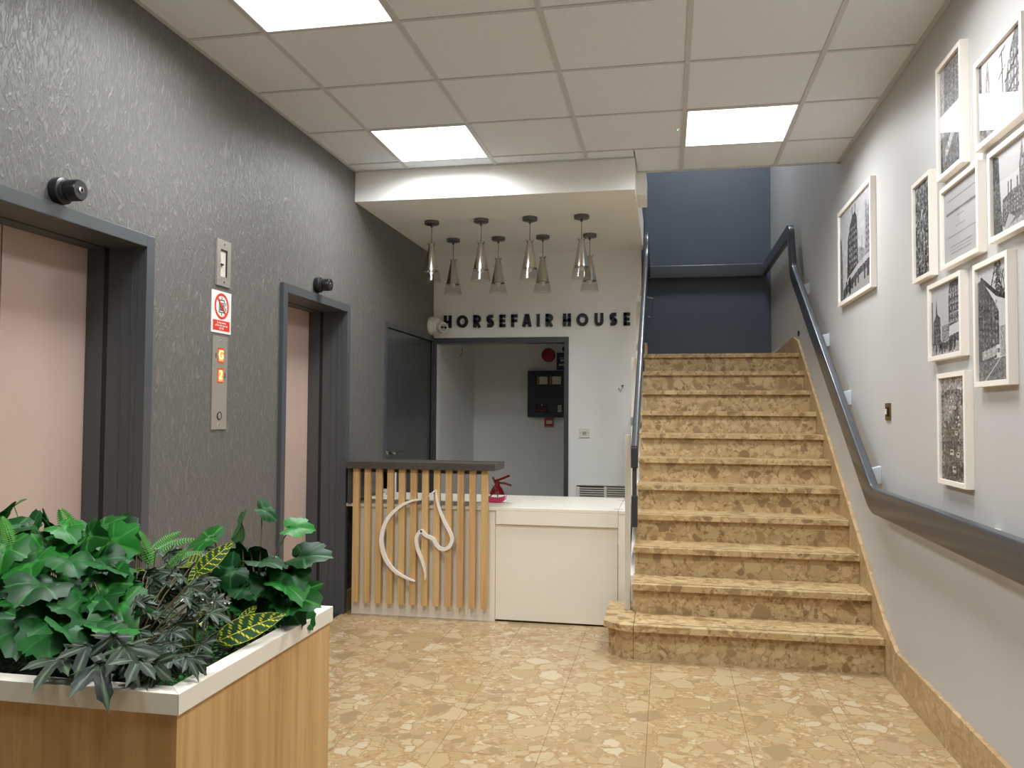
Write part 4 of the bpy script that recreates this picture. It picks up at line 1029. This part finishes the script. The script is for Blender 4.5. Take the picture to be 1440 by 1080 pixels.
def add_leaf(t, kind, pos, size, tip, nrm, stems, root, jit=.25, rnd=random):
    pos = Vector(pos); y = Vector(tip).normalized(); y = (y+Vector([rnd.uniform(-jit, jit) for _ in range(3)])).normalized()
    z = Vector(nrm).normalized(); z = (z+Vector([rnd.uniform(-jit, jit) for _ in range(3)])).normalized()
    x = y.cross(z).normalized(); z = x.cross(y).normalized()
    me = rnd.choice(LM[kind]); nm = 'frond' if kind == 'fern' else 'leaf'
    o = bpy.data.objects.new(nm, me); COL.objects.link(o); o.parent = t
    mt = Matrix((x*size, y*size, z*size)).transposed().to_4x4(); mt.translation = pos-t.location
    o.matrix_local = mt
    stems.append((Vector(root), pos))
def stems_mesh(t, stems, mat='stem', r=.0022):
    m = MB()
    for a, b in stems:
        mid = (a+b)/2+Vector((random.uniform(-.02, .02), random.uniform(-.02, .02), .03+.25*max(0, (b.z-a.z))*.3))
        pts = [a*(1-s)**2+mid*2*s*(1-s)+b*s*s for s in (0, .25, .5, .75, 1)]
        m.tube(pts, r, 5, r*.6)
    m.build('stems', mat, t)
TOCAM = Vector((.55, -.78, .25))
def cluster(name, label, cat, kinds, root, spots, smin, smax, mat='stem', group=None, r=.0022, up=.75):
    """spots: pixel x, pixel y, depth Y, [size]"""
    root = Vector(root); t = thing(name, root, label, cat, group); st = []
    for s in spots:
        p = at(s[0], s[1], 'y', s[2]); k = s[4] if len(s) > 4 else random.choice(kinds); size = s[3]*1.3 if len(s) > 3 and s[3] else random.uniform(smin, smax)
        out = p-root; tip = Vector((out.x, out.y, 0)).normalized()*1.0+Vector((.25, -.35, -.45)); nrm = Vector((0, 0, up))+TOCAM*random.uniform(.3, .95)
        add_leaf(t, k, p, size, tip, nrm, st, root+Vector((random.uniform(-.03, .03), random.uniform(-.03, .03), 0)), .48)
    stems_mesh(t, st, mat, r); return t
def rs(n, u0, u1, v0, v1, y0, y1, f=None):
    out = []
    while len(out) < n:
        u, v = random.uniform(u0, u1), random.uniform(v0, v1)
        if f and not f(u, v): continue
        y = y0+(y1-y0)*(1-(v-v0)/(v1-v0))*random.uniform(.6, 1.0); out.append((u, v, y))
    return out
cluster('ivy_plant', 'glossy broad leaved ivy filling the left end of the planter', 'ivy', ['bright', 'deep'], (-1.45, 1.72, .735),
        [(20, 712, 1.75, .05, 'bright'), (140, 742, 1.75, .055, 'bright'), (70, 735, 1.75, .05, 'bright'), (45, 790, 1.6, .06, 'bright'), (60, 820, 1.5, .07, 'deep'), (115, 748, 1.8, .05, 'deep'), (35, 755, 1.75, .06, 'deep'),
         (95, 785, 1.6, .055, 'deep'), (140, 785, 1.65, .055, 'deep'), (10, 765, 1.6, .055, 'bright'), (85, 740, 1.7, .05, 'bright'), (165, 745, 1.8, .055, 'deep'), (120, 790, 1.7, .05, 'deep')]
        + rs(74, -60, 175, 735, 895, 1.42, 1.9, lambda u, v: v > 735+max(0, u-120)*.6), .058, .088, 'stemgreen')
cluster('ivy_plant', 'glossy green ivy with a tall curling shoot at the right end of the planter', 'ivy', ['deep', 'deep', 'bright'], (-1.0, 1.82, .735),
        [(408, 742, 1.85, .042, 'bright'), (420, 782, 1.85, .06, 'deep'), (405, 800, 1.82, .055, 'deep'), (410, 838, 1.8, .066, 'bright'), (300, 756, 1.9, .05, 'bright'), (340, 738, 1.88, .05, 'deep'), (352, 775, 1.85, .055, 'deep'),
         (330, 800, 1.8, .05, 'deep'), (395, 820, 1.78, .06, 'bright'), (365, 790, 1.8, .055, 'deep'), (368, 715, 1.86, .035, 'deep'), (375, 810, 1.8, .05, 'deep'), (345, 825, 1.8, .05, 'deep'), (420, 858, 1.86, .04, 'bright')]
        + rs(24, 290, 405, 765, 850, 1.8, 1.95), .05, .074, 'stem', r=.0026)
cluster('dark_ivy', 'dusky grey green pointed ivy drooping over the near rim of the planter', 'ivy', ['dark'], (-1.1, 1.5, .735),
        [(90, 925, 1.36, .06), (140, 930, 1.34, .07), (175, 905, 1.36, .06), (195, 925, 1.36, .055), (215, 930, 1.37, .05), (160, 890, 1.4, .05), (125, 905, 1.38, .055)]
        + rs(70, 110, 300, 795, 945, 1.37, 1.72, lambda u, v: v > 790 and v < 960-(u-240)*1.0), .032, .055, 'stem', r=.002)
cluster('dark_ivy', 'small leaved dusky ivy trailing between the fern and the croton', 'ivy', ['dark'], (-1.25, 1.72, .735),
        rs(84, 135, 295, 768, 870, 1.56, 1.9), .028, .046, 'stem', r=.002)
def explicit(name, label, cat, root, items, mat, r=.003):
    root = Vector(root); t = thing(name, root, label, cat); st = []
    for kind, a, b, ya, yb, roll in items:      # base pixel, tip pixel, depths
        p, q = at(*a, 'y', ya), at(*b, 'y', yb); d = q-p
        n_ = (CAM-p).normalized()*roll+Vector((0, 0, 1-roll))
        add_leaf(t, kind, p, d.length, d, n_, st, root, .03)
    stems_mesh(t, st, mat, r); return t
explicit('croton', 'croton with dark leaves netted in yellow veins', 'croton', (-1.08, 1.72, .735),
         [('croton', (276, 806), (330, 760), 1.66, 1.72, .85), ('croton', (280, 792), (240, 785), 1.72, 1.78, .7), ('croton', (281, 796), (266, 822), 1.72, 1.66, .7), ('croton', (306, 902), (404, 858), 1.58, 1.68, .8),
          ('croton', (280, 860), (288, 876), 1.66, 1.6, .7), ('croton', (335, 880), (362, 846), 1.7, 1.75, .7), ('croton', (190, 800), (205, 822), 1.7, 1.65, .6), ('croton', (270, 800), (262, 770), 1.75, 1.82, .6)], 'stemgreen')
explicit('fern', 'light green fern with arching fronds beside the croton', 'fern', (-1.3, 1.86, .735),
         [('fern', (205, 790), (275, 756), 1.84, 1.88, .4), ('fern', (205, 785), (255, 746), 1.86, 1.92, .4), ('fern', (215, 800), (190, 742), 1.82, 1.86, .8), ('fern', (225, 800), (290, 775), 1.8, 1.84, .5), ('fern', (230, 808), (262, 770), 1.78, 1.8, .7)], 'stemgreen')
explicit('fern', 'light green fern tips rising among the broad ivy leaves', 'fern', (-1.55, 1.82, .735),
         [('fern', (115, 790), (82, 716), 1.74, 1.78, .7), ('fern', (20, 780), (2, 725), 1.6, 1.62, .8), ('fern', (60, 770), (40, 735), 1.7, 1.66, .6), ('fern', (105, 780), (100, 735), 1.72, 1.7, .6), ('fern', (160, 790), (180, 745), 1.8, 1.84, .6)], 'stemgreen')
